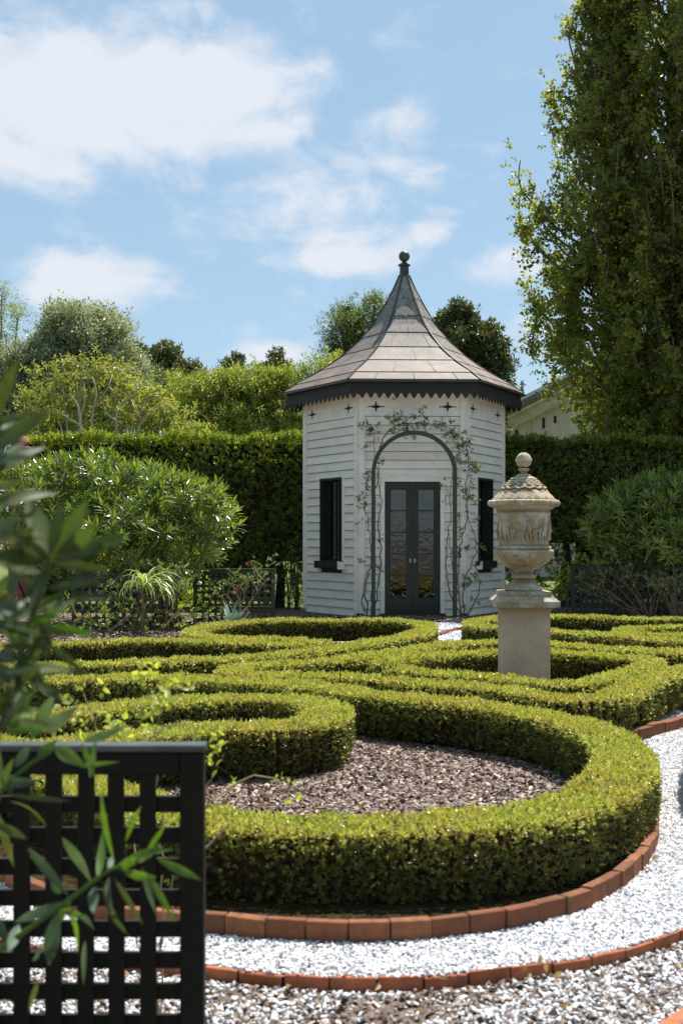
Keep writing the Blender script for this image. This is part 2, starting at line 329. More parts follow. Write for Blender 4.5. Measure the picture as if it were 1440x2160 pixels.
# ------------------------------------------------------------------ leaf prototypes and scattering
def leaf_verts(L, W, fold=.25, droop=.0, seg=1, wide=.45):
    """leaf from origin along +Y, face up +Z, folded on the midrib"""
    if seg == 1:
        return [(0,0,0),(-W/2,L*wide,fold*W/2),(0,L,-droop*L),(W/2,L*wide,fold*W/2)], [(0,3,2),(0,2,1)]
    vs, fs = [(0,0,0)], []
    for i in range(1, seg+1):
        t = i/(seg+1); w = W/2*math.sin(math.pi*min(1, t**.8))**.75; z = -droop*L*t*t
        vs += [(-w, L*t, z+fold*w), (0, L*t, z), (w, L*t, z+fold*w)]
    vs.append((0, L, -droop*L)); n = len(vs)-1
    fs += [(0,2,1), (0,3,2)]
    for i in range(seg-1):
        a = 1+3*i; b = a+3; fs += [(a, a+1, b+1, b), (a+1, a+2, b+2, b+1)]
    a = 1+3*(seg-1); fs += [(a, a+1, n), (a+1, a+2, n)]
    return vs, fs
def proto(name, mb, mats):
    me = mb.mesh(name, mats); o = bpy.data.objects.new(name, me); return o     # not linked: only instanced
def sprig(name, mats, n, L, W, height, tilt0=20, tilt1=80, seg=1, droop=.15, jit=.3, mi=None, spread=.0):
    mb = MB(); r = random.Random(hash(name) % 1000 if False else len(name)*37+n)
    for i in range(n):
        t = i/max(1, n-1); az = i*2.4+r.uniform(-.4, .4); tilt = R(tilt1+(tilt0-tilt1)*t+r.uniform(-12, 12)); l = L*(1+r.uniform(-jit, jit))*(1-.25*t)
        vs, fs = leaf_verts(l, W*(l/L), .3, droop, seg)
        Mx = Matrix.Translation((r.uniform(-spread, spread), r.uniform(-spread, spread), height*t)) @ Matrix.Rotation(az, 4, 'Z') @ Matrix.Rotation(math.pi/2-tilt, 4, 'X') @ Matrix.Rotation(r.uniform(-.5, .5), 4, 'Y')
        mb.add([Mx @ Vector(v) for v in vs], fs, 0 if mi is None else mi(r))
    return proto(name, mb, mats)
def euler_dir(n, spin):
    """Euler XYZ turning local Z onto the unit vectors n, with a spin about it"""
    n = n/np.linalg.norm(n, axis=1, keepdims=True); th = np.arccos(np.clip(n[:, 2], -1, 1)); ph = np.arctan2(n[:, 1], n[:, 0])
    c, s = np.cos, np.sin
    Rm = np.zeros((len(n), 3, 3)); cp, sp, ct, st, cs, ss = c(ph), s(ph), c(th), s(th), c(spin), s(spin)
    Rm[:,0,0] = cp*ct*cs-sp*ss; Rm[:,0,1] = -cp*ct*ss-sp*cs; Rm[:,0,2] = cp*st
    Rm[:,1,0] = sp*ct*cs+cp*ss; Rm[:,1,1] = -sp*ct*ss+cp*cs; Rm[:,1,2] = sp*st
    Rm[:,2,0] = -st*cs; Rm[:,2,1] = st*ss; Rm[:,2,2] = ct
    return np.stack([np.arctan2(Rm[:,2,1], Rm[:,2,2]), np.arcsin(np.clip(-Rm[:,2,0], -1, 1)), np.arctan2(Rm[:,1,0], Rm[:,0,0])], 1)
_groups = {}
def gn_group(protos):
    key = tuple(p.name for p in protos)
    if key in _groups: return _groups[key]
    g = bpy.data.node_groups.new('scatter', 'GeometryNodeTree')
    g.interface.new_socket('Geometry', in_out='INPUT', socket_type='NodeSocketGeometry'); g.interface.new_socket('Geometry', in_out='OUTPUT', socket_type='NodeSocketGeometry')
    N, Lk = g.nodes, g.links
    gi = N.new('NodeGroupInput'); go = N.new('NodeGroupOutput'); ip = N.new('GeometryNodeInstanceOnPoints')
    def attr(nm, ty):
        a = N.new('GeometryNodeInputNamedAttribute'); a.data_type = ty; a.inputs['Name'].default_value = nm; return a.outputs['Attribute']
    jn = N.new('GeometryNodeGeometryToInstance')
    for p in reversed(protos):
        oi = N.new('GeometryNodeObjectInfo'); oi.inputs['Object'].default_value = p; Lk.new(oi.outputs['Geometry'], jn.inputs[0])
    er = N.new('FunctionNodeEulerToRotation'); Lk.new(attr('rot', 'FLOAT_VECTOR'), er.inputs[0])
    Lk.new(gi.outputs[0], ip.inputs['Points']); Lk.new(jn.outputs[0], ip.inputs['Instance']); ip.inputs['Pick Instance'].default_value = True
    Lk.new(attr('idx', 'INT'), ip.inputs['Instance Index']); Lk.new(er.outputs[0], ip.inputs['Rotation']); Lk.new(attr('scl', 'FLOAT'), ip.inputs['Scale'])
    Lk.new(ip.outputs[0], go.inputs[0]); _groups[key] = g; return g
def scatter(name, parent, P, D, S, protos, idx=None, **tags):
    n = len(P); me = bpy.data.meshes.new(name); me.vertices.add(n); me.vertices.foreach_set('co', np.asarray(P, dtype=np.float32).ravel())
    rot = euler_dir(np.asarray(D, float), rng.uniform(0, 6.28, n)).astype(np.float32)
    a = me.attributes.new('rot', 'FLOAT_VECTOR', 'POINT'); a.data.foreach_set('vector', rot.ravel())
    a = me.attributes.new('scl', 'FLOAT', 'POINT'); a.data.foreach_set('value', np.asarray(S, dtype=np.float32))
    if idx is None: idx = rng.integers(0, len(protos), n)
    a = me.attributes.new('idx', 'INT', 'POINT'); a.data.foreach_set('value', np.asarray(idx, dtype=np.int32))
    for p in protos:
        for m_ in p.data.materials:
            if m_.name not in me.materials: me.materials.append(m_)
    o = link(name, me, parent); md = o.modifiers.new('scatter', 'NODES'); md.node_group = gn_group(protos)
    return tag(o, kind='stuff', **tags)
P_box = [sprig('box_sprig_a', M['box_old'], 9, .017, .010, .018, 5, 75, droop=.1), sprig('box_sprig_bb', M['box_old'], 8, .015, .009, .02, 10, 85, droop=.1),
         sprig('box_sprig_new', M['box_new_sunlit'], 8, .015, .009, .024, 5, 60, droop=.05), sprig('box_sprig_new_b', M['box_new_sunlit'], 9, .017, .010, .02, 0, 75, droop=.05),
         sprig('box_sprig_dry', M['box_dry'], 5, .013, .008, .02, 10, 80, droop=.05)]
P_laurel = [sprig('laurel_sprig_a', M['laurel'], 8, .065, .028, .07, 15, 80, 1), sprig('laurel_sprig_bb', M['laurel'], 7, .055, .026, .06, 5, 75, 1), sprig('laurel_sprig_new', M['laurel_new'], 6, .05, .02, .06, 5, 50, 1)]
def tsprig(nm, mat, n, L, W, h, t0=20, t1=100, sp=.0): return sprig(nm, M[mat], n, L, W, h, t0, t1, spread=sp)

# ------------------------------------------------------------------ ground
def inpoly(P, poly):
    x, y = P[:, 0], P[:, 1]; ins = np.zeros(len(P), bool); n = len(poly)
    for i in range(n):
        x1, y1 = poly[i][0], poly[i][1]; x2, y2 = poly[i-1][0], poly[i-1][1]
        c = ((y1 > y) != (y2 > y)) & (x < (x2-x1)*(y-y1)/((y2-y1) if y2 != y1 else 1e-9)+x1); ins ^= c
    return ins
def sheet(name, poly, z, mat, **k):
    mb = MB(); mb.add([(p[0], p[1], z) for p in poly], [tuple(range(len(poly)))])
    o = mb.build(name, mat); 
    if o.data.polygons[0].normal.z < 0: o.data.flip_normals()
    return tag(o, kind='structure', **k)
sheet('ground', [(-700,-300),(700,-300),(700,900),(-700,900)], -.035, M['soil'])
# brick lines traced on the ground
inner_px = [(-60,1800),(20,1868),(120,1920),(250,1950),(350,1964),(438,1971),(505,1976),(586,1983),(675,1988),(767,1989),(859,1986),(948,1977),(1033,1966),(1114,1950),(1181,1933),(1238,1913),(1283,1888),(1318,1862),(1348,1832),(1368,1800),(1378,1765),(1372,1725),(1350,1690)]
inner = smooth_path([onz(x, y, 0) for x, y in inner_px], .02)
outer_px = [(-300,1905),(-150,1965),(0,2002),(200,2036),(300,2048),(438,2062),(597,2080),(710,2085),(809,2087),(923,2082),(1022,2070),(1117,2058),(1206,2047),(1298,2026),(1372,2004),(1440,1982),(1540,1935),(1640,1870)]
outer = smooth_path([onz(x, y, -.03) for x, y in outer_px], .02)
gpoly = [(p.x, p.y) for p in outer]+[(6, 6),(9, 12),(9, 19.0),(-9, 19.0),(-9, 8),(-5,5.5)]
sheet('gravel_path', gpoly, 0, M['gravel'])
sheet('lawn', [(-60,22.9),(60,22.9),(60,120),(-60,120)], -.02, M['lawn'])
far_bed = [(-9,14.0),(-3.0,14.3),(-1.9,15.6),(-1.0,17.0),(.2,18.1),(1.0,18.6),(1.75,18.6),(2.4,17.6),(9,17.6),(9,22.9),(-9,22.9)]
sheet('garden_bed', far_bed, .008, M['mulch'])
# ------------------------------------------------------------------ box hedges: strokes traced on their top surface
HZ = .30
def strk(pp): return [Vector((q.x, q.y, 0)) for q in (onz(x, y, HZ) for x, y in pp)]
HP = {
 'A': [(-60,1548),(60,1590),(170,1640),(290,1690),(430,1722),(620,1735),(800,1736),(960,1732),(1090,1718),(1200,1692),(1280,1652),(1316,1608),(1300,1565),(1240,1533),(1150,1507),(1020,1487),(880,1472),(770,1460),(660,1446),(500,1434),(300,1429),(120,1432),(-120,1442)],
 'A2': [(-200,1500),(0,1520),(150,1500),(300,1482),(450,1472),(560,1470),(640,1476),(690,1492),(672,1515),(600,1528),(470,1532),(300,1545),(120,1565),(-80,1600)],
 'L2': [(-120,1412),(75,1404),(350,1394),(500,1387),(650,1374),(760,1358),(850,1342),(900,1326),(885,1313),(820,1308),(720,1308),(600,1308),(500,1313),(420,1324),(408,1336),(460,1343),(560,1348),(650,1350)],
 'L1': [(-150,1372),(30,1362),(200,1354),(350,1350),(470,1354),(560,1358),(650,1357),(685,1352)],
 'D': [(1560,1372),(1440,1376),(1330,1370),(1200,1361),(1060,1354),(960,1358),(850,1372),(740,1388),(620,1398),(500,1408),(510,1418),(620,1424),(760,1428),(880,1437),(980,1446),(1100,1458),(1210,1472),(1290,1468),(1350,1440),(1420,1415),(1560,1395)],
 'D2': [(800,1398),(870,1386),(960,1378),(1060,1374),(1180,1376),(1300,1384),(1370,1394),(1340,1412),(1270,1432),(1200,1440),(1120,1436),(1000,1425),(900,1416),(830,1407)],
 'C': [(1600,1312),(1440,1306),(1300,1303),(1180,1299),(1080,1300),(1010,1308),(1000,1318),(1080,1325),(1200,1333),(1320,1342),(1440,1352),(1600,1362)],
 'C2': [(1600,1322),(1440,1321),(1340,1325),(1310,1331),(1380,1338),(1600,1344)],
 'E': [(1700,1440),(1590,1465),(1530,1500),(1512,1540),(1525,1580),(1590,1610),(1700,1640)],
}
HLAB = {
 'A': ('large clipped box hedge ring nearest the camera, curving round the bark mulch bed', .14),
 'A2': ('clipped box hedge hook with a blunt end facing the mulch bed, behind the foreground trellis', .14),
 'L2': ('low box hedge sweeping from the left edge into the oval loop before the garden house', .10),
 'L1': ('straight low box hedge running past the left oleander to the tip inside the far oval', .10),
 'D': ('long outer diamond of box hedge round the urn, its corner near the right bricks', .115),
 'D2': ('inner box hedge loop standing directly around the stone pedestal', .10),
 'C': ('far right box hedge loop behind the urn, beside the white gravel strip', .10),
 'C2': ('small box hedge tip nested inside the far right loop', .09),
 'E': ('box hedge cut by the right edge of the photo across the white gravel path', .15),
}
def hedge(key):
    lab, hw = HLAB[key]; path = smooth_path(strk(HP[key]), .05); n = len(path)
    base = Vector((path[n//2].x, path[n//2].y, 0)); root = thing('box_hedge', lab, 'hedge', base, 0, 'clipped box hedges of the parterre')
    P = np.array([(p.x-base.x, p.y-base.y) for p in path]); T = np.gradient(P, axis=0); T /= np.linalg.norm(T, axis=1, keepdims=True)+1e-9; Nn = np.stack([-T[:,1], T[:,0]], 1)
    near = np.array([math.hypot(p.x, p.y) for p in path])
    # woody core, slightly inside the leaf skin
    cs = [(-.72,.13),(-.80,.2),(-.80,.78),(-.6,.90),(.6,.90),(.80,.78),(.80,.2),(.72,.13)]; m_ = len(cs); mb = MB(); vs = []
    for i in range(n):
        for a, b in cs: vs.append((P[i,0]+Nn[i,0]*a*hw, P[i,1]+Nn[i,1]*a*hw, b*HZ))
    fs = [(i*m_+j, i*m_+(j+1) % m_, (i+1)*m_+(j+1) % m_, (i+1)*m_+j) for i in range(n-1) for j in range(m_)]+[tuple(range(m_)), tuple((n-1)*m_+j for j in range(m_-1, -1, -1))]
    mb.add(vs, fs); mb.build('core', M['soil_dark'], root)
    # stems below
    st = MB()
    for i in range(0, n, 2):
        if near[i] < 10:
            for s in (-.5, .1, .6):
                a = P[i]+Nn[i]*hw*(s+random.uniform(-.2,.2)); b = a+np.array([random.uniform(-.03,.03), random.uniform(-.03,.03)])
                st.tube([(a[0],a[1],0),(b[0],b[1],.09)], [.005,.004], 4)
    if st.v: tag(st.build('stem', M['twig'], root), kind='stuff')
    # leaf skin
    seg = np.linalg.norm(np.diff(P, axis=0), axis=1); length = seg.sum(); dmin = np.percentile(near, 25)
    Pp, Dd, Ss, Ii = [], [], [], []
    per = (2*hw+2*HZ)
    segd = (near[:-1]+near[1:])/2
    sc = np.clip(segd/8.5, .78, 1.15)                         # sprigs in the distance are larger bundles
    cnt = seg*per*4300/(sc**2); cnt = rng.poisson(cnt); ii = np.repeat(np.arange(n-1), cnt); tot = len(ii); fr = rng.uniform(0, 1, tot)
    u = rng.uniform(0, 1, tot)*per
    side = np.where(u < HZ, -1, np.where(u < HZ+2*hw, 0, 1))
    off = np.where(side == 0, u-HZ-hw, side*hw); z = np.where(side == -1, u, np.where(side == 1, per-u, HZ))
    # round the shoulders
    k = .025; ax = np.abs(off)-(hw-k); az = z-(HZ-k); m2 = (ax > 0) & (az > 0); rr = np.hypot(ax, az)+1e-9
    off = np.where(m2, np.sign(off)*((hw-k)+ax/rr*k), off); z = np.where(m2, HZ-k+az/rr*k, z)
    nx = np.where(m2, np.sign(off)*ax/rr, np.where(side == 0, 0, side)); nz_ = np.where(m2, az/rr, np.where(side == 0, 1, 0))
    # undulation of the clipped faces
    Lp = np.concatenate([[0], np.cumsum(seg)])[ii]+fr*seg[ii]
    und = -.014+.006*np.sin(Lp*5.1+z*9+len(key))+.005*np.sin(Lp*13.3+off*17)+.004*np.sin(Lp*29+z*31)+rng.normal(0, .006, tot)
    low = np.clip(1-z/.09, 0, 1)
    off2 = off+nx*(und-low*.03); z2 = z+nz_*und
    base2 = P[ii]*(1-fr[:,None])+P[ii+1]*fr[:,None]; nn = Nn[ii]
    keep = (z > .035) & ~((rng.uniform(0,1,tot) < low*.9) & (side != 0))
    bald = (np.sin(Lp*3.7+1.3*side)+np.sin(Lp*8.9+side*2)) > .9
    keep &= ~(bald & (side != 0) & (z < .21) & (rng.uniform(0,1,tot) < .7))
    pos = np.stack([base2[:,0]+nn[:,0]*off2, base2[:,1]+nn[:,1]*off2, z2], 1)
    d = np.stack([nn[:,0]*nx, nn[:,1]*nx, nz_+.3], 1)+rng.normal(0, .33, (tot,3))
    r1 = rng.uniform(0,1,tot); new_lit_p = np.clip((z2-.22)/.055, 0, 1)*.86+.05  # pale leaves crowd the upper band: new growth plus painted sunlit top
    pid = np.where(r1 < new_lit_p, rng.integers(2,4,tot), rng.integers(0,2,tot)); dry = (rng.uniform(0,1,tot) < np.where((side != 0) & (z < .22), .24, .02)); pid = np.where(dry, 4, pid)
    s = sc[ii]*rng.uniform(.75,1.25,tot)
    # ends
    pe, de = [], []
    for e, sg in ((0,-1),(n-1,1)):
        q = int(2*hw*HZ*4500/ sc[min(e,n-2)]**2); uu = rng.uniform(-hw,hw,q); zz = rng.uniform(.04,HZ-.01,q)
        pe.append(np.stack([P[e,0]+Nn[e,0]*uu+T[e,0]*sg*.03, P[e,1]+Nn[e,1]*uu+T[e,1]*sg*.03, zz],1)); de.append(np.tile([T[e,0]*sg,T[e,1]*sg,.4],(q,1))+rng.normal(0,.3,(q,3)))
    pe = np.concatenate(pe); de = np.concatenate(de)
    r2 = rng.uniform(0,1,len(pe)); pide = np.where(r2 < np.clip((pe[:,2]-.18)/.12,0,1)*.6+.07, 3, 0)
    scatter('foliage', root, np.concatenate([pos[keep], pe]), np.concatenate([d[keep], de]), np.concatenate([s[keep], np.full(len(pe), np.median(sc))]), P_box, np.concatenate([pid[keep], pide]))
    return path
hpaths = {k: hedge(k) for k in HP}
# mulch beds inside the loops
bedA = [(p.x, p.y) for p in hpaths['A'] if p.x > -4]
def mulch(pxs, z=.012):
    return [(q.x, q.y) for q in (onz(x, y, HZ) for x, y in pxs)]
bA = mulch([p for p in HP['A'] if p[0] > -100 and not (p[0] < 700 and p[1] < 1447)]); 
sheet('mulch_bed', bA, .02, M['mulch'])
sheet('mulch_bed', mulch(HP['D2']), .02, M['mulch'])
sheet('mulch_bed', mulch([(860,1340),(900,1324),(885,1313),(820,1308),(600,1308),(500,1313),(420,1324),(408,1336),(460,1343),(650,1352)]), .02, M['mulch'])
sheet('mulch_bed', mulch(HP['C'][:-1]), .02, M['mulch'])
sheet('mulch_bed', mulch(HP['L1']+[(650,1374),(500,1387),(350,1394),(75,1404),(-120,1412)]), .024, M['mulch'])
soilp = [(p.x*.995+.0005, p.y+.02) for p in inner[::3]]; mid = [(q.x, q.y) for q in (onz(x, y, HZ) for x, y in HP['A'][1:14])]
tag(MB().add([(a, b, .052) for a, b in soilp]+[(a, b, .052) for a, b in reversed(mid)], [tuple(range(len(soilp)+len(mid)))]).build('shade_dark_soil', M['soil_dark']), kind='structure')  # soil strip coloured dark to stand for the shade under the hedge
# loose stones and chips
def pebble(nm, mat, r, fl):
    import bmesh
    bm = bmesh.new(); bmesh.ops.create_icosphere(bm, subdivisions=1, radius=r); q = random.Random(len(nm)*3)
    for v in bm.verts: v.co = v.co*(1+q.uniform(-.28,.28)); v.co.z *= fl; v.co.x *= 1.25
    me = bpy.data.meshes.new(nm); bm.to_mesh(me); bm.free(); me.materials.append(mat); return bpy.data.objects.new(nm, me)
P_peb = [pebble('pebble', M['pebble'], .0075, .7), pebble('pebble_b', M['pebble'], .006, .75), pebble('pebble_cc', M['pebble'], .009, .55)]
P_chip = [pebble('chip', M['chip'], .012, .25), pebble('chip_bb', M['chip'], .010, .3), pebble('chip_ccc', M['chip'], .017, .18)]
bedpolys = [bA, mulch(HP['D2'])]
def strew(name, x0, x1, y0, y1, dens, protos, z, inc=None, exc=(), s0=.8, s1=1.3, keepf=None, tilt=.5):
    n = int((x1-x0)*(y1-y0)*dens); Q = np.stack([rng.uniform(x0,x1,n), rng.uniform(y0,y1,n)],1)
    vis = (np.abs(Q[:,0]) < Q[:,1]*.31+.3); Q = Q[vis]
    if inc: Q = Q[inpoly(Q, inc)]
    for e in exc: Q = Q[~inpoly(Q, e)]
    if keepf is not None: Q = Q[keepf(Q)]
    n = len(Q); P3 = np.concatenate([Q, np.full((n,1), z)+rng.uniform(-.002,.006,(n,1))],1)
    return scatter(name, None, P3, np.tile([0,0,1],(n,1))+rng.normal(0,tilt,(n,3)), rng.uniform(s0,s1,n), protos)
strew('gravel', -1.5, 2.8, 3.4, 8.6, 14000, P_peb, .004, gpoly, [bA], .42, 1.0)
strew('gravel', -5, 6, 8.6, 19, 900, P_peb, .004, gpoly, bedpolys+[far_bed], 1.2, 2.2)
def patch(Q):
    a = np.sin(Q[:,0]*4.1+Q[:,1]*2.2)+np.sin(Q[:,0]*9.3-Q[:,1]*13.1)+np.sin(Q[:,1]*21+Q[:,0]*5)*.6
    return rng.uniform(0,1,len(Q)) < np.clip(.62-.28*a, .12, .95)
g = strew('gravel', -1.4, 1.7, 2.6, 4.3, 7000, P_peb, -.031, [(-9,0),(9,0),(9,4.2)]+[(p.x,p.y-.02) for p in reversed(outer)], [], .4, 1.1, patch)
strew('gravel', -1.4, 1.7, 2.6, 4.3, 2500, P_chip, -.031, [(-9,0),(9,0),(9,4.2)]+[(p.x,p.y-.02) for p in reversed(outer)], [], .4, .8)
strew('mulch', -2.4, 1.7, 4.2, 8.6, 9000, P_chip, .024, bA, [], .35, 1.15, None, .45)
strew('mulch', -6, 7, 8.6, 20, 500, P_chip, .03, None, [], 1.0, 2.0, lambda Q: inpoly(Q, bedpolys[1]) | inpoly(Q, far_bed), .35)
P_fall = [proto('fallen', MB().add(*leaf_verts(.03,.014,.6,.3,2)), M['box_dry'])]
strew('leaf_litter', -1.5, 2.6, 2.8, 8.4, 22, P_fall, .012, None, [], .6, 1.3, None, 1.2)
strew('leaf_litter', -1.5, 1.5, 4.5, 7.6, 60, P_fall, .034, bA, [], .5, 1.2, None, 1.0)
# ------------------------------------------------------------------ brick edging
def brickmesh(nm, L, D, H, seed):
    import bmesh
    q = random.Random(seed); bm = bmesh.new(); bmesh.ops.create_cube(bm, size=1)
    for v in bm.verts: v.co = Vector((v.co.x*L, v.co.y*D, v.co.z*H+H/2)); v.co += Vector((q.uniform(-.0015,.0015), q.uniform(-.002,.002), q.uniform(-.002,.002) if v.co.z > .01 else 0))
    bmesh.ops.bevel(bm, geom=[e for e in bm.edges], offset=.003, segments=1, affect='EDGES')
    me = bpy.data.meshes.new(nm); bm.to_mesh(me); bm.free(); return me
def edging(label, pts, L, D, H, mat, z0, gap=.004, skip=()):
    path = smooth_path(pts, .005); base = path[len(path)//2].copy(); base.z = 0
    root = thing('brick_edging', label, 'edging', base, 0, 'brick edgings along the gravel')
    ms = []
    for s in range(4):
        me = brickmesh('brick', L-gap, D, H+.06, 40+s); me.materials.append(mat); ms.append(me)
    stepn = int(L/.005); k = 0
    for i in range(0, len(path)-stepn, stepn):
        a, b = path[i], path[i+stepn]; c = (a+b)/2; ang = math.atan2(b.y-a.y, b.x-a.x); k += 1
        gl = random.uniform(-.004,.004)
        link('brick', ms[k % 4], root, (c.x-base.x, c.y-base.y, z0-.06+random.uniform(-.004,.004)), (random.uniform(-.05,.05), random.uniform(-.02,.02), ang+random.uniform(-.035,.035)), (1-.02*random.random(),1,1))
    return root
edging('curved row of upright terracotta bricks at the foot of the nearest box hedge', [Vector((p.x,p.y,0)) for p in inner[::4]], .138, .042, .07, M['brick'], 0)
edging('thin curved line of orange bricks between the white path and the bare soil', [Vector((p.x,p.y,0)) for p in outer[::4]], .142, .021, .038, M['brick2'], -.034, .006)
edging('short row of red bricks under the wide hedge corner at the right edge', [onz(x,y,0) for x,y in [(1250,1592),(1345,1562),(1440,1534),(1560,1500),(1700,1475)]], .2, .07, .08, M['brick'], 0)
edging('raised orange brick edge in the bottom right corner of the photo', [onz(x,y,.02) for x,y in [(1330,2240),(1392,2190),(1470,2135),(1560,2090)]], .145, .07, .06, M['brick2'], -.03)
edging('far short line of bricks beside the white gravel strip at the garden house door', [onz(x,y,0) for x,y in [(925,1342),(950,1333),(985,1326),(1010,1322)]], .2, .09, .04, M['brick'], 0)

# ------------------------------------------------------------------ garden house (hexagonal)
GW = 1.80; AP = GW*.866; GB = Vector((1.15, 21.75, 0))
house = thing('garden_house', 'white weatherboard hexagonal garden house with a flared copper roof and ball finial', 'garden house', GB, R(2.0))
HH = 3.416; PITCH = .149; Z0 = HH-22*PITCH
def facetM(k):        # facet frame: x along the wall, -y outward, z up
    a = k*math.pi/3
    return Matrix.Rotation(a, 4, 'Z') @ Matrix.Translation((0, -AP, 0))
WINX = (-.36, .30)    # window opening along the facet
WZ = (.94, 2.36)
def opening(k):
    if k == 0: return (-.545, .545, -1, 2.375)
    if k in (1, 5): 
        a, b = (WINX if k == 1 else (-WINX[1], -WINX[0])); return (a-.04, b+.04, WZ[0]-.14, WZ[1]+.04)
    return None
CB = .085             # corner board width
boardmeshes = {}
def board(k, x0, x1, z, h=PITCH):
    Mx = facetM(k); mb = MB()
    # wedge profile: thick at the bottom, thin at the top, lapped over the board below
    e_ = random.uniform(0,.004); prof = [(0, z), (-.040-e_, z), (-.039-e_, z+.01), (-.010, z+h-.008), (0, z+h-.008)]
    n = len(prof); vs = [Mx @ Vector((x0, y, zz)) for y, zz in prof]+[Mx @ Vector((x1, y, zz)) for y, zz in prof]
    mb.add(vs, [tuple(range(n-1,-1,-1)), tuple(range(n,2*n))]+[(i, (i+1) % n, n+(i+1) % n, n+i) for i in range(n)])
    mb.build('weatherboard', M['white'], house)
hx = GW/2
for k in range(6):
    op = opening(k); Mx = facetM(k)
    for i in range(-1, 22):
        z = Z0+i*PITCH; x0, x1 = -hx+CB*.8, hx-CB*.8
        if op and z+PITCH*.6 > op[2] and z+PITCH*.4 < op[3]:
            board(k, x0, op[0]-.001, z); board(k, op[1]+.001, x1, z)
        else: board(k, x0, x1, z)
    # sheathing behind the boards with the opening left free
    w = MB(); a, b = -hx+.01, hx-.01; y0, y1 = .001, .19
    if op:
        w.box(a, op[0]+.02, y0, .04, .05, 3.7, M=Mx); w.box(op[1]-.02, b, y0, .04, .05, 3.7, M=Mx); w.box(op[0]+.02, op[1]-.02, y0, .04, op[3]-.02, 3.7, M=Mx)
        if op[2] > 0: w.box(op[0]+.02, op[1]-.02, y0, .04, .05, op[2]+.02, M=Mx)
    else: w.box(a, b, y0, .04, .05, 3.7, M=Mx)
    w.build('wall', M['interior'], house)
    fr = MB(); fr.box(-hx+.02, hx-.02, -.030, -.001, HH+.002, 3.80, M=Mx); fr.build('frieze_board', M['trim'], house)
    cb = MB(); cb.box(-hx-.012, -hx+CB, -.060, -.002, .06, 3.78, M=Mx); cb.build('corner_board', M['trim'], house)
    cb = MB(); cb.box(hx-CB, hx+.008, -.0585, -.002, .06, 3.78, M=Mx); cb.build('corner_board', M['trim'], house)
    # four-pointed stars: dark raised plates, their colour standing for shade inside cut-outs
    for sx in (-.62, .60):
        st = MB(); a, b, c = .125, .07, .028
        pts = []
        for q in range(8):
            an = q*math.pi/4; rr = (a if q in (0,4) else b) if q % 2 == 0 else c*1.25
            pts.append((sx+rr*math.cos(an), 3.575+rr*math.sin(an)))
        st.prism(pts, (-.033, -.026), M=Mx)
        for (ex, ez) in ((a,0),(-a,0),(0,b),(0,-b)):
            st.prism([(sx+ex+.016*math.cos(t*math.pi/3), 3.575+ez+.016*math.sin(t*math.pi/3)) for t in range(6)], (-.0335, -.0255), M=Mx)
        st.build('star_shade_plate', M['fascia'], house)
# floor, dark ceiling
fl = MB(); fl.prism([(GW*.97*math.cos(q*math.pi/3), GW*.97*math.sin(q*math.pi/3)) for q in range(6)], (0.0, .05)); 
fl2 = MB(); fl2.add([(x, z, y) for x, y, z in fl.v], fl.f); fl2.build('floor', M['bark_dark'], house)
cl = MB(); cl.add([(x, z, y+3.72) for x, y, z in fl.v], fl.f); cl.build('ceiling', M['interior'], house)
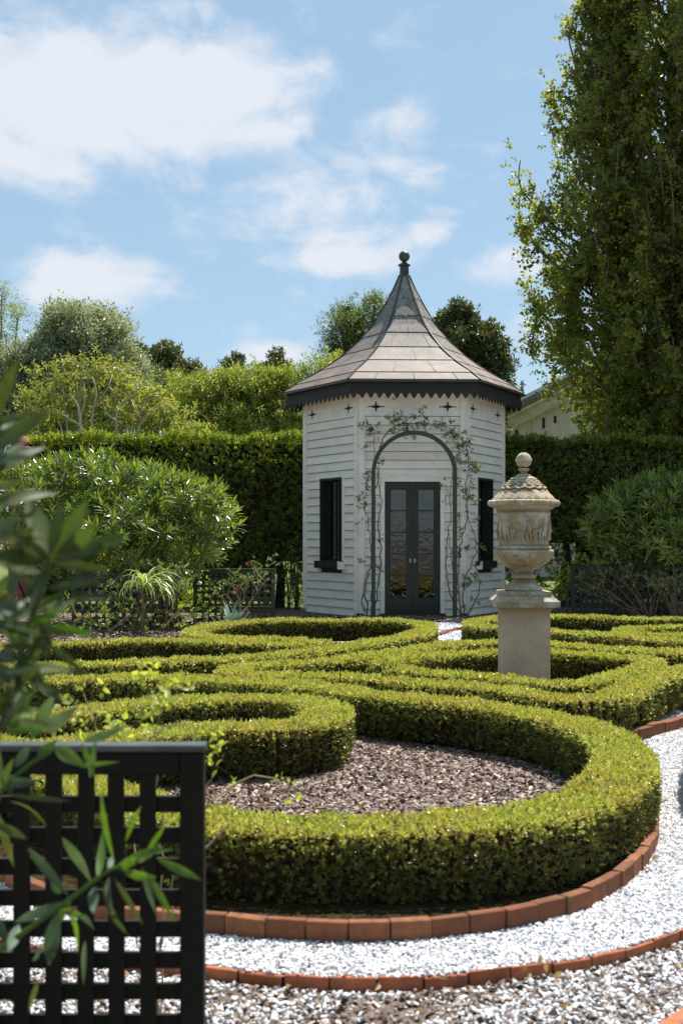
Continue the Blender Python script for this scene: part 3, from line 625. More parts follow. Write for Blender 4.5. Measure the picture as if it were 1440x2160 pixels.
# roof: circumradius against height
RP = [(.075,6.17),(.135,6.03),(.212,5.86),(.392,5.53),(.587,5.208),(.818,4.947),(1.079,4.703),(1.371,4.488),(1.697,4.294),(2.00,4.13),(2.214,3.985)]
RZ = [z for r, z in RP]; RRr = [r for r, z in RP]
def roofR(z): return float(np.interp(z, RZ[::-1], RRr[::-1]))
def row_z(py):       # height on the front facet seen at a photo row
    best = min(((abs(HOR-(z-EYE)*FPX/(GB.y-.866*roofR(z))-py), z) for z in np.linspace(3.99, 6.15, 900))); return best[1]
rows = [6.13]+[row_z(y) for y in (629.4,666.9,701.7,732.5,759.9,785.8)]+[3.99]
joints = [[.5],[.33],[.52],[.2,.84],[.56],[.33,.69],[.2,.5,.83]]
rootroof = link('roof', MB().box(-.05,.05,-.05,.05,3.95,6.3).mesh('roof', M['copper_dark']), house)
for k in range(6):
    Rk = Matrix.Rotation(k*math.pi/3, 4, 'Z')
    for r_ in range(7):
        zt, zb = rows[r_], rows[r_+1]; cuts = [0]+joints[r_]+[1]
        if k % 2: cuts = [0]+[1-c for c in reversed(joints[r_])]+[1]
        for c0, c1 in zip(cuts, cuts[1:]):
            mb = MB(); sub = 4; vs = []
            for s in range(sub+1):
                z = zt+(zb-zt)*s/sub; rr = roofR(z); lift = .006+.010*s/sub
                for c in (c0+(.004 if c0 else 0), c1-(.004 if c1 < 1 else 0)):
                    vs.append(Rk @ Vector(((c-.5)*rr, -.866*rr-lift*.55, z+lift)))
            nb = len(vs)
            vs2 = [v+Rk @ Vector((0, .012, -.016)) for v in vs]; m_ = vs+vs2
            fs = [(2*s, 2*s+2, 2*s+3, 2*s+1) for s in range(sub)]+[(nb-2, 2*nb-2, 2*nb-1, nb-1)]+[(nb+2*s+1, nb+2*s+3, nb+2*s+2, nb+2*s) for s in range(sub)]
            fs += [(2*s, nb+2*s, nb+2*s+2, 2*s+2) for s in range(sub)]+[(2*s+1, 2*s+3, nb+2*s+3, nb+2*s+1) for s in range(sub)]+[(0,1,nb+1,nb)]
            mb.add(m_, fs); mb.build('copper_sheet', M['copper'], rootroof)
        for c in (cuts[1:-1]):          # pale soldered joint
            mb = MB(); pts = []
            for s in range(5):
                z = zt+(zb-zt)*s/4; rr = roofR(z); lift = .007+.010*s/4; pts.append(Rk @ Vector(((c-.5)*rr, -.866*rr-lift*.55, z+lift)))
            mb.tube(pts, .0055, 4); mb.build('seam', M['verd'], rootroof)
    # hip roll
    hp = []
    for z in np.linspace(6.15, 3.99, 16):
        rr = roofR(z); a = R(-60)+k*math.pi/3; hp.append(((rr+.004)*math.cos(a), (rr+.004)*math.sin(a), z+.012))
    MB().tube(hp, .020, 6).build('hip_roll', M['copper_dark'], rootroof, smooth=True)
    # eaves: gutter edge, fascia and zigzag valance
    Ae = 2.214*.866; he = 2.214/2; Mx = Matrix.Rotation(k*math.pi/3, 4, 'Z') @ Matrix.Translation((0, -Ae, 0))
    mb = MB(); mb.add([Mx @ Vector(v) for v in [(-he-.015,-.028,3.955),(he+.015,-.028,3.955),(he+.015,-.028,3.985),(-he-.015,-.028,3.985),(-he+.03,.05,3.955),(he-.03,.05,3.955),(he-.03,.05,3.999),(-he+.03,.05,3.999)]], [(0,1,2,3),(7,6,5,4),(3,2,6,7),(0,4,5,1),(0,3,7,4),(1,5,6,2)])
    mb.build('eaves_gutter', M['copper_dark'], house)
    fa = MB(); s_ = .055; sc_ = (Ae-s_)/Ae
    fa.box(-he*sc_, he*sc_, s_, s_+.02, 3.84, 3.954, M=Mx); fa.build('fascia', M['fascia'], house)
    s2 = .036; sc2 = (Ae-s2)/Ae; w2 = he*sc2; nt = 15; tw = 2*w2/nt; poly = []
    va = MB(); va.box(-w2, w2, s2, s2+.018, 3.775, 3.85, M=Mx)
    for t in range(nt):
        xa = -w2+t*tw; f2 = [(xa+.002, 3.775), (xa+tw*.12, 3.76), (xa+tw*.36, 3.70), (xa+tw*.5, 3.683), (xa+tw*.64, 3.70), (xa+tw*.88, 3.76), (xa+tw-.002, 3.775)]
        va.prism(f2, (s2, s2+.018), M=Mx)
    va.build('valance', M['fascia'], house)
    so = MB(); so.add([Mx @ Vector(v) for v in [(-he*.96,.08,3.86),(he*.96,.08,3.86),(hx*.99,Ae-AP-.03,3.80),(-hx*.99,Ae-AP-.03,3.80)]], [(0,1,2,3)]); so.build('soffit', M['white'], house)
MB().lathe([(.10,6.08),(.085,6.2),(.080,6.33),(.115,6.335),(.115,6.36),(.085,6.375),(.045,6.40),(.035,6.43)], 6).build('neck', M['copper_dark'], rootroof)
bl = MB(); bl.lathe([(.1*math.sin(t*math.pi/12)+.001, 6.513-.1*math.cos(t*math.pi/12)) for t in range(13)], 24); bl.build('ball_finial', M['ball'], rootroof, smooth=True)
# windows on the two visible side facets
def window(k):
    Mx = facetM(k); a, b = (WINX if k == 1 else (-WINX[1], -WINX[0])); z0, z1 = WZ; D = .17
    fr = MB(); t = .03
    fr.box(a-.04, a, -.045, D, z0, z1+.04, M=Mx); fr.box(b, b+.04, -.045, D, z0, z1+.04, M=Mx); fr.box(a, b, -.044, D, z1, z1+.04, M=Mx); fr.box(a, b, -.02, D, z0-.03, z0, M=Mx)
    f = fr.build('window', M['green_paint'], house)
    sl = MB(); sl.box(a-.13, b+.07, -.11, .0, z0-.13, z0-.001, M=Mx); bevel(sl.build('sill', M['green_paint'], f), .006)
    nb = (b+.04, b+.10) if k == 5 else (a-.10, a-.04)       # white board on the side towards the door
    tr = MB(); tr.box(nb[0], nb[1], -.04, .0, z0, z1+.05, M=Mx)
    arc = []
    x0, x1 = (b+.02, b+.15) if k == 5 else (a-.02, a-.15)
    for q in range(7):
        an = math.pi/2*q/6; arc.append((x0+(x1-x0)*math.sin(an)*.9, z0-.0-.12*(1-math.cos(an))))
    poly = [(x0, z0-.14)]+arc+[(x1, z0-.14)]
    if k == 1: poly = poly[::-1]
    tr.prism(poly, (-.12, -.03), M=Mx); tr.build('trim_board', M['trim'], f)
    ys = D-.035; sa = MB(); sw = .03
    sa.box(a, a+sw, ys, ys+.03, z0, z1, M=Mx); sa.box(b-sw, b, ys, ys+.03, z0, z1, M=Mx); sa.box(a+sw, b-sw, ys, ys+.03, z1-.04, z1, M=Mx); sa.box(a+sw, b-sw, ys, ys+.03, z0, z0+.05, M=Mx)
    sa.build('sash', M['green_paint'], f)
    cols = 3; rowsn = 5; mu = MB()
    for c in range(1, cols): x = a+(b-a)*c/cols; mu.box(x-.008, x+.008, ys+.004, ys+.026, z0+.05, z1-.04, M=Mx)
    for r_ in range(1, rowsn):
        z = z0+.05+(z1-z0-.09)*r_/rowsn; mu.box(a+sw, b-sw, ys+.006, ys+.024, z-.008, z+.008, M=Mx)
    mu.build('muntin', M['green_paint'], f)
    for c in range(cols):
        for r_ in range(rowsn):
            xa = a+(b-a)*c/cols+.009; xb = a+(b-a)*(c+1)/cols-.009; za = z0+.05+(z1-z0-.09)*r_/rowsn+.009; zb = z0+.05+(z1-z0-.09)*(r_+1)/rowsn-.009
            g_ = MB(); g_.box(xa, xb, ys+.013, ys+.016, za, zb, M=Mx); g_.build('pane', M['glass'], f)
    cu = MB(); N_ = 24; vs = []
    for q in range(N_+1):
        x = a+.03+(b-a-.06)*q/N_
        yy = ys+.036+.012*math.sin(q*1.6)
        for z in (z0+.02, z1-.02): vs.append(Mx @ Vector((x, yy, z)))
    cu.add(vs, [(2*q, 2*q+2, 2*q+3, 2*q+1) for q in range(N_) if q % 12 not in (10,11,0)]); cu.build('curtain', M['curtain'], f)
window(1); window(5)
# double door
ca = MB(); Mx = facetM(0)
for x0, x1 in ((-.545,-.475),(.475,.545)): MB().box(x0, x1, -.06, .05, .06, 2.30, M=Mx).build('door_casing', M['trim'], house)
MB().box(-.545, .545, -.063, .05, 2.301, 2.36, M=Mx).build('door_casing', M['trim'], house); MB().box(-.57, .57, -.08, .05, 2.361, 2.385, M=Mx).build('door_casing', M['trim'], house)
MB().box(-.56, .56, -.12, .06, .0, .055, M=Mx).build('door_step', M['bark_dark'], house)
for s in (-1, 1):
    xa, xb = (-.472, -.0015) if s < 0 else (.0015, .472); st = .105
    d = MB(); y0, y1 = -.012, .03; z0, z1 = .058, 2.298
    d.box(xa, xa+st, y0, y1, z0, z1, M=Mx); d.box(xb-st, xb, y0, y1, z0, z1, M=Mx); d.box(xa+st, xb-st, y0, y1, z1-.12, z1, M=Mx); d.box(xa+st, xb-st, y0, y1, z0, z0+.27, M=Mx)
    do = d.build('door', M['green_paint'], house); pa, pb = xa+st, xb-st; H0, H1 = z0+.27, z1-.12
    mu = MB()
    for r_ in range(1, 5): z = H0+(H1-H0)*r_/5; mu.box(pa, pb, y0+.008, y1-.008, z-.011, z+.011, M=Mx)
    mu.build('muntin', M['green_paint'], do)
    for r_ in range(5):
        p_ = MB(); tl = random.uniform(-.006,.006); p_.box(pa+.001, pb-.001, .008, .011, H0+(H1-H0)*r_/5+.012, H0+(H1-H0)*(r_+1)/5-.012, M=Mx @ Matrix.Translation((0,0,0)) @ Matrix.Rotation(tl*.5, 4, 'Z'))
        p_.build('pane', M['glass'], do)
    kx = (xb-st*.35) if s < 0 else (xa+st*.35)
    kb = MB(); kb.box(kx-.02, kx+.02, y0-.006, y0-.001, .92, .99, M=Mx); kb.lathe([(.006,0),(.008,.02),(.018,.03),(.018,.045),(.006,.052)], 10)
    v = kb.v[8:]; kb.v[8:] = [tuple(Mx @ Vector((kx+a_, y0-.006-c_, .955+b_))) for a_, b_, c_ in v]
    kb.build('handle', M['metal'], do)
# ------------------------------------------------------------------ rose arch before the door
ar = thing('garden_arch', 'dark green timber arch standing before the double door of the garden house', 'arch', (1.19, 19.45, 0))
ra, sp_z, dpt = .70, 2.40, .09
for s in (-1, 1):
    bevel(MB().box(s*ra-.065 if s > 0 else s*ra, s*ra if s > 0 else s*ra+.065, -dpt/2, dpt/2, 0, sp_z).build('post', M['arch_paint'], ar), .004)
hb = MB(); N_ = 28
for y0 in (-dpt/2, dpt/2):
    for q in range(N_+1):
        a = math.pi*q/N_
        for rr in (ra, ra-.065): hb.v.append((rr*math.cos(a), y0, sp_z+rr*math.sin(a)))
o2 = 2*(N_+1)
for q in range(N_):
    i = 2*q; fs = [(i,i+2,i+3,i+1),(o2+i,o2+i+1,o2+i+3,o2+i+2),(i,o2+i,o2+i+2,i+2),(i+1,i+3,o2+i+3,o2+i+1)]; hb.f += fs; hb.m += [0]*4
hb.build('hoop', M['arch_paint'], ar)

# ------------------------------------------------------------------ climbing roses
P_rose = [sprig('rose_sprig', M['rose_leaf'], 9, .062, .036, .09, 15, 90), sprig('rose_sprig_b', M['rose_leaf'], 7, .052, .032, .08, 20, 100)]
def stems_plant(name, label, cat, base, lines, rad, mat, leafspots, protos, size=1, dens=10, group=None, jit=.05):
    root = thing(name, label, cat, base, 0, group); B = Vector(base)
    for ln in lines:
        pts = smooth_path([Vector(p)-B for p in ln], .07)
        pts = [p+Vector((random.gauss(0,.012), random.gauss(0,.012), random.gauss(0,.006))) for p in pts]
        if len(pts) < 2: continue
        k = len(pts); MB().tube(pts, [rad*(1-.65*i/k) for i in range(k)], 5).build('stem', mat, root)
    P_, D_ = [], []
    for (p, r_, n_) in leafspots:
        n_ = max(2, int(n_*dens/14))
        for _ in range(n_):
            P_.append(Vector(p)-B+Vector((random.gauss(0,r_), random.gauss(0,r_*.4), random.gauss(0,r_*.9)))); D_.append((random.gauss(0,1), random.gauss(-.5,.6), random.gauss(.3,.8)))
    if P_: scatter('foliage', root, np.array([tuple(p) for p in P_]), np.array(D_), rng.uniform(.5,1.05,len(P_))*size, protos)
    return root
def gp(px, py, d=19.85): return at(px, py, d)
left_lines = [[gp(775,1300),gp(770,1240),gp(783,1190),gp(775,1100),gp(768,1060),gp(775,1010)], [gp(790,1300),gp(797,1230),gp(804,1180),gp(798,1110),gp(803,1060),gp(797,1020),gp(800,985),gp(797,950)],
              [gp(783,1300),gp(785,1250),gp(790,1160),gp(785,1080),gp(795,1000),gp(790,960),gp(785,900),gp(780,890)], [gp(797,960),gp(810,920),gp(835,900),gp(860,893),gp(900,893),gp(925,905)], [gp(768,1290),gp(765,1250),gp(775,1200)]]
left_spots = [(gp(782,905),.07,16),(gp(776,900),.06,12),(gp(765,943),.05,7),(gp(775,1005),.06,14),(gp(768,1045),.08,18),(gp(770,1070),.07,10),(gp(800,1200),.06,12),(gp(802,1060),.05,5),(gp(803,982),.04,4),(gp(775,1100),.06,5),(gp(835,890),.10,34),(gp(865,898),.10,30),(gp(880,890),.10,26),(gp(850,905),.08,18),(gp(790,930),.06,6),(gp(800,1130),.08,5),(gp(772,1180),.05,5)]
stems_plant('climbing_rose', 'sparse climbing rose on the left post and crown of the dark green arch', 'climbing plant', (at(780,1300,19.85).x,19.85,0), left_lines, .014, M['twig'], left_spots, P_rose, 1.0)
right_lines = [[gp(972,1300),gp(945,1240),gp(940,1160),gp(950,1100),gp(948,1050),gp(955,1000),gp(968,960)], [gp(975,1300),gp(965,1230),gp(970,1150),gp(985,1090),gp(980,1030),gp(990,985),gp(975,930),gp(940,900),gp(905,895)],
               [gp(980,1300),gp(975,1240),gp(998,1180),gp(1002,1140),gp(985,1080),gp(990,1020)], [gp(985,1300),gp(1000,1270),gp(1010,1230),gp(1000,1180)], [gp(960,1290),gp(955,1200),gp(945,1120)], [gp(985,985),gp(1000,975),gp(1006,970)], [gp(1000,1140),gp(1008,1150),gp(1018,1155)]]
right_spots = [(gp(935,905),.10,26),(gp(950,925),.08,18),(gp(968,935),.07,22),(gp(985,932),.06,14),(gp(975,960),.09,26),(gp(980,990),.08,18),(gp(1000,985),.06,14),(gp(985,1030),.09,18),(gp(995,1055),.07,12),(gp(978,1085),.06,8),(gp(968,1125),.07,14),(gp(970,1165),.07,14),(gp(985,1230),.07,12),(gp(1000,1225),.06,10),(gp(990,1270),.08,10),(gp(940,1020),.06,6),(gp(945,1060),.06,5),(gp(1005,1100),.05,5),(gp(960,1200),.06,8),(gp(925,895),.06,8),(gp(1020,1155),.04,4)]
stems_plant('climbing_rose', 'denser climbing rose on the right post of the arch, beside the right window', 'climbing plant', (at(975,1300,19.85).x,19.85,0), right_lines, .013, M['twig'], right_spots, P_rose, 1.0)

# ------------------------------------------------------------------ stone urn on its pedestal
U = Vector((1.487, 9.69, 0)); S_ = 1/4/258.0
def uz(cy): return 1.3+(1140-(920+cy/4))/258.0
ped = thing('stone_pedestal', 'square pale stone pedestal with moulded cap standing inside the hedge loop', 'pedestal', U)
def sq(mb, lv):      # stacked square sections (half width, z)
    vs = [];
    for h, z in lv: vs += [(-h,-h,z),(h,-h,z),(h,h,z),(-h,h,z)]
    fs = [(3,2,1,0)]+[(4*i+j, 4*i+(j+1) % 4, 4*i+4+(j+1) % 4, 4*i+4+j) for i in range(len(lv)-1) for j in range(4)]+[tuple(4*(len(lv)-1)+j for j in range(4))]
    return mb.add(vs, fs)
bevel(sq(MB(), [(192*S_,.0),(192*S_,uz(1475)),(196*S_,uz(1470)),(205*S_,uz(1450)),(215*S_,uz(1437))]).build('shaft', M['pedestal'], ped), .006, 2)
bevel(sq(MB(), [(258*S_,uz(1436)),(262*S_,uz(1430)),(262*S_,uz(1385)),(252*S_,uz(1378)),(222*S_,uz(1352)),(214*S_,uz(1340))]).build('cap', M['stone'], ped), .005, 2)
for cy_, hh in ((1550,40),(1600,26)):            # faint raised panel on the shaft
    pass
urn = thing('stone_urn', 'weathered lidded stone urn with carved figures and a ball finial on the pedestal', 'urn', (U.x, U.y, uz(1340)))
zb = uz(1340)
def prof(l): return [(w*S_, uz(c)-zb) for c, w in l]
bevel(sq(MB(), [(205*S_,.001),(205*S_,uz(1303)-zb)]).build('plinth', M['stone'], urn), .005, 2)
def fine(l, k=3):
    out = []
    for (a, b), (c, d) in zip(l, l[1:]):
        for t in range(k): out.append((a+(c-a)*t/k, b+(d-b)*t/k))
    out.append(l[-1]); return out
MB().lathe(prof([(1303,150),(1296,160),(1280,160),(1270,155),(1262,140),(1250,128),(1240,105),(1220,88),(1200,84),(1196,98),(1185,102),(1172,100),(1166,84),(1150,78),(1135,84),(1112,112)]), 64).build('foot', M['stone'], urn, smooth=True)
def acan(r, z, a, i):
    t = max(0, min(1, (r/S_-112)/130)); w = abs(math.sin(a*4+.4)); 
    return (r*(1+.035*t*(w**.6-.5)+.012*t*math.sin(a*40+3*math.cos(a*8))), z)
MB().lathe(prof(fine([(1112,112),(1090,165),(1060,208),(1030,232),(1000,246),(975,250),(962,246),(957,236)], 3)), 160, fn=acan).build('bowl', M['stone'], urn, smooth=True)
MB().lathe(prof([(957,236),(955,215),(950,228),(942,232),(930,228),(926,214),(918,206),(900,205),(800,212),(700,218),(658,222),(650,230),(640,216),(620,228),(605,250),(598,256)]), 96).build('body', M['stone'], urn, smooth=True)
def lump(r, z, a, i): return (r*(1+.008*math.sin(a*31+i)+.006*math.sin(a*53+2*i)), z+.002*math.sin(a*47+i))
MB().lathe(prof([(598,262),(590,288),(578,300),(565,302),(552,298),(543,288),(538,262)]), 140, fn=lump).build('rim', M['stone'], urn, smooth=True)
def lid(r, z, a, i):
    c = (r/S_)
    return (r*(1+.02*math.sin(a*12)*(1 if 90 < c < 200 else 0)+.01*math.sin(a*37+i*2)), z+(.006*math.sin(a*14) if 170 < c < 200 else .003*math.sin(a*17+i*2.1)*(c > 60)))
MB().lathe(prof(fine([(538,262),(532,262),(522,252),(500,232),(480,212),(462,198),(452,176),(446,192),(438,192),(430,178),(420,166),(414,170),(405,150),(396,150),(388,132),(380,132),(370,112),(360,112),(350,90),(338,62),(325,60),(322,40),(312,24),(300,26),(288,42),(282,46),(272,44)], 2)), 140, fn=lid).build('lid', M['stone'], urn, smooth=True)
bp = [(272,44)]
for t in range(1, 12):
    a = math.pi*t/12; bp.append((205+66*math.cos(a), 66*math.sin(a)+(6 if t == 6 else 0)))
bp.append((139,2)); MB().lathe(prof(bp), 40, fn=lump).build('ball_finial', M['stone'], urn, smooth=True)
# low relief figures round the drum: generic standing, leaning and animal shapes built of tapered limbs
rl = None
def rp(a, zc, lift=0): rr = (214)*S_+lift; return Vector((rr*math.sin(a), -rr*math.cos(a), uz(zc)-zb))
def limb(p, q, r0, r1): rl.tube([rp(*p, .004), rp((p[0]+q[0])/2, (p[1]+q[1])/2, .006), rp(*q, .004)], [r0*1.25, (r0+r1)/2*1.4, r1*1.25], 7)
def figure(a, s=1, lean=0, arm=1):
    h = lambda dy: 880-dy*s
    limb((a+lean*.10, h(165)), (a+lean*.10, h(185)), .0085*s, .008*s)             # head
    limb((a, h(80)), (a+lean*.08, h(155)), .013*s, .011*s)                        # torso
    limb((a, h(80)), (a-.07, h(40)), .009*s, .007*s); limb((a-.07, h(40)), (a-.04, h(0)), .007*s, .0045*s)
    limb((a, h(80)), (a+.06, h(38)), .009*s, .007*s); limb((a+.06, h(38)), (a+.10, h(0)), .007*s, .0045*s)
    limb((a+lean*.08, h(145)), (a+arm*.12, h(120)), .006*s, .005*s); limb((a+arm*.12, h(120)), (a+arm*.2, h(135)), .005*s, .004*s)
    limb((a+lean*.08, h(145)), (a-arm*.10, h(110)), .006*s, .004*s)
def beast(a):
    limb((a-.14, 800), (a+.14, 795), .013, .012); limb((a+.14, 795), (a+.22, 745), .010, .007); limb((a+.22, 745), (a+.27, 755), .007, .004)
    for q in (-.13, -.08, .10, .15): limb((a+q, 805), (a+q+random.uniform(-.03,.03), 850), .006, .005); limb((a+q, 850), (a+q+.02, 884), .005, .004)
    limb((a-.15, 795), (a-.19, 840), .004, .003)
k = -3.1; j = 0
for a, ty in ((-.80,'f'),(-.52,'c'),(-.12,'f'),(.05,'l'),(.38,'b'),(.70,'f'),(1.1,'f'),(1.5,'b'),(2.0,'f'),(2.4,'c'),(2.9,'f'),(-1.2,'f'),(-1.7,'b'),(-2.2,'f'),(-2.6,'c')):
    rl = MB()
    if ty == 'b': beast(a)
    elif ty == 'c': figure(a, .62, .3, 1)
    elif ty == 'l': figure(a, 1, -.6, -1)
    else: figure(a, 1.02, .4, 1)
    rl.build('carved_figure', M['stone'], urn, smooth=True)
# tiny sprinkler stake in the hedge crossing
sk = thing('sprinkler_stake', 'tiny black sprinkler stake poking out of the hedge crossing at the centre', 'sprinkler', (-.01, 8.35, 0))
MB().tube([(0,0,0),(0,0,.40)], .005, 6).build('riser', M['trellis_paint'], sk); MB().lathe([(.008,.40),(.013,.405),(.013,.43),(.006,.435)], 10).build('nozzle', M['trellis_paint'], sk)

# ------------------------------------------------------------------ lattice panels
def lattice(label, x0, x1, y, z1, pitch, sw, fw, mat, yaw=0, origin=None, depth=.045, zlow=.03, group='square lattice panels', capm=None):
    base = Vector(origin or ((x0+x1)/2, y, 0)); root = thing('lattice_panel', label, 'trellis', base, yaw, group)
    a, b = x0-base.x, x1-base.x
    for xx in (a, b-fw): bevel(MB().box(xx, xx+fw, -depth/2, depth/2, 0, z1).build('post', mat, root), .003)
    bevel(MB().box(a-.004, b+.004, -depth/2-.006, depth/2+.006, z1+.001, z1+.018).build('cap_rail', capm or mat, root), .003)
    bevel(MB().box(a+fw, b-fw, -depth/2+.003, depth/2-.003, z1-fw*.95, z1).build('rail', mat, root), .003); bevel(MB().box(a+fw, b-fw, -depth/2+.003, depth/2-.003, zlow, zlow+fw).build('rail', mat, root), .003)
    n = int(round((b-a-2*fw)/pitch)); p = (b-a-2*fw)/n
    me = MB().box(-sw/2, sw/2, -.013, -.001, zlow+fw, z1-fw*.95).mesh('slat', mat)
    for i in range(1, n): link('slat', me, root, (a+fw+i*p, random.uniform(-.001,.001), 0), (0, random.uniform(-.004,.004), 0))
    H_ = z1-fw*.95-(zlow+fw); m_ = int(round(H_/pitch)); q = H_/m_
    me = MB().box(a+fw, b-fw, .001, .013, -sw/2, sw/2).mesh('slat', mat)
    for i in range(1, m_): link('slat', me, root, (0, 0, zlow+fw+i*q))
    return root
td = 2.8
lattice('blurred dark lattice panel in the near left corner behind the oleander leaves', at(425,1570,td).x-1.15, at(432,1570,td).x, td, .803, .0745, .038, .056, M['trellis_paint'], capm=simple('cap_sheen', (.07,.075,.07), .35, .6, 9, .5))  # cap colour lightened to paint sky sheen on the top edge
lattice('grey green lattice panel left of the garden house with pink roses before it', at(408,1200,18.6).x, at(580,1200,18.6).x, 18.6, .84, .098, .042, .06, M['trellis_old'])
lattice('shaded lattice panel under the big left oleander with strappy leaves before it', at(152,1200,17.0).x, at(375,1200,17.0).x, 17.0, .80, .098, .042, .06, M['trellis_old'])
lattice('lattice panel at the right, behind bare rose canes and below the shaded oleander', at(1203,1190,20.3).x, at(1410,1190,20.3).x, 20.3, .88, .098, .042, .08, M['trellis_old'])
lattice('lattice panel cut off by the right edge of the photo beside the rose canes', at(1418,1190,19.6).x, at(1560,1190,19.6).x, 19.6, .86, .098, .042, .07, M['trellis_old'])

# ------------------------------------------------------------------ tall clipped hedges
def tall_hedge(label, x0, x1, y0, y1, z0, z1, trunks, fresh=.35, gap=None, gap2=None):
    base = Vector(((x0+x1)/2, y0, 0)); root = thing('tall_hedge', label, 'hedge', base, 0, 'tall clipped hedges')
    a, b = x0-base.x, x1-base.x; dpt = y1-y0
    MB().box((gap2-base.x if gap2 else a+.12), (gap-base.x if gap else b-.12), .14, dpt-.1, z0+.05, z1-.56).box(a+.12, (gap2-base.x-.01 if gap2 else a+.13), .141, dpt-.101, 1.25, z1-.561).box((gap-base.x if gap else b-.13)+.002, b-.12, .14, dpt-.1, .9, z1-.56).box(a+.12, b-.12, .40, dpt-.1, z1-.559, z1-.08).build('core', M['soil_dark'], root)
    for tx in trunks:
        q = MB(); x = tx-base.x; q.tube([(x, .5, 0), (x+random.uniform(-.05,.05), .5, .6), (x+random.uniform(-.15,.15), .5, 1.4)], [.10,.08,.05], 8); q.build('trunk', M['bark_dark'], root)
    n = int((b-a)*(z1-z0)*380); u = rng.uniform(a,b,n); z = z0+(z1-z0)*rng.uniform(0,1,n)
    keep = (rng.uniform(0,1,n) < np.clip((z-z0)/.9+(.9 if gap else .35), 0, 1)) & ~((u > (gap-base.x if gap else 99)) & (z < .75) & (rng.uniform(0,1,n) < .85)) & ~((u < (gap2-base.x if gap2 else -99)) & (z < 1.3) & (rng.uniform(0,1,n) < .5)); keep |= (u > (gap2-base.x if gap2 else 99)); u, z = u[keep], z[keep]; n = len(u)
    y = .05*np.sin(u*2.1+z*3)+.04*np.sin(u*5.3-z*4.1)+rng.uniform(-.03,.12,n)+.62*np.clip(z-(z1-.5),0,1)**1.0
    P1 = np.stack([u,y,z],1); D1 = np.tile([0,-1,.35],(n,1))+rng.normal(0,.45,(n,3))
    k = int((b-a)*dpt*700); u = rng.uniform(a,b,k); P2 = np.stack([u, rng.uniform(.10,dpt,k), z1+.035*np.sin(u*3.3)+.03*np.sin(u*8.1)+rng.normal(0,.035,k)],1); D2 = np.tile([0,0,1.],(k,1))+rng.normal(0,.4,(k,3))
    e = int(dpt*(z1-z0)*330); P3, D3 = [], []
    for s, xx in ((-1,a),(1,b)):
        P3.append(np.stack([xx+rng.normal(0,.03,e), rng.uniform(0,dpt,e), rng.uniform(z0,z1,e)],1)); D3.append(np.tile([s,0,.3],(e,1))+rng.normal(0,.4,(e,3)))
    back = int((b-a)*(z1-z0)*90); P4 = np.stack([rng.uniform(a,b,back), dpt+rng.normal(0,.05,back), rng.uniform(z0,z1,back)],1); D4 = np.tile([0,1,.3],(back,1))+rng.normal(0,.4,(back,3))
    P = np.concatenate([P1,P2]+P3+[P4]); D = np.concatenate([D1,D2]+D3+[D4])
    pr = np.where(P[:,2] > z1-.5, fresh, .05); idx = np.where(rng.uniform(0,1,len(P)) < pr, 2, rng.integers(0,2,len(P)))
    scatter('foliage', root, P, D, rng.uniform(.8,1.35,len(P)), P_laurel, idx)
tall_hedge('tall clipped laurel hedge to the left of the garden house with a sunlit top', at(42,930,22.6).x, at(652,930,22.6).x, 22.4, 23.8, .1, 3.23, [at(590,1,22.9).x, -2.8,-3.9,-5.2], .55, at(572,1,22.6).x)
tall_hedge('tall clipped laurel hedge to the right of the garden house in tree shade', at(1058,930,22.9).x, 10.5, 22.8, 24.2, .12, 3.20, [at(1190,1,23).x, at(1205,1,23).x, at(1225,1,23).x, 5.6, 7.0], .3, None, at(1245,1,22.9).x)
# thin multi stems where light shows below the hedges
def thicket(label, x0, x1, y, n, zt):
    base = Vector(((x0+x1)/2, y, 0)); root = thing('shrub_stems', label, 'shrub', base)
    for _ in range(n):
        x = random.uniform(x0, x1)-base.x; q = [(x,random.uniform(-.15,.15),0),(x+random.uniform(-.08,.08),0,zt*.5),(x+random.uniform(-.25,.25),0,zt)]
        MB().tube(smooth_path(q,.12), .012, 5).build('stem', M['bark_dark'], root)
    m_ = n*22; P_ = np.stack([rng.uniform(x0-base.x,x1-base.x,m_), rng.normal(0,.2,m_), np.abs(rng.normal(.5,.35,m_))+.1],1)
    scatter('foliage', root, P_, rng.normal(0,1,(m_,3))+[0,0,.6], rng.uniform(.6,1.1,m_), P_laurel)
thicket('thin dark shrub stems against bright lawn just left of the garden house wall', at(605,1,22.2).x, at(643,1,22.2).x, 22.2, 12, 1.1)

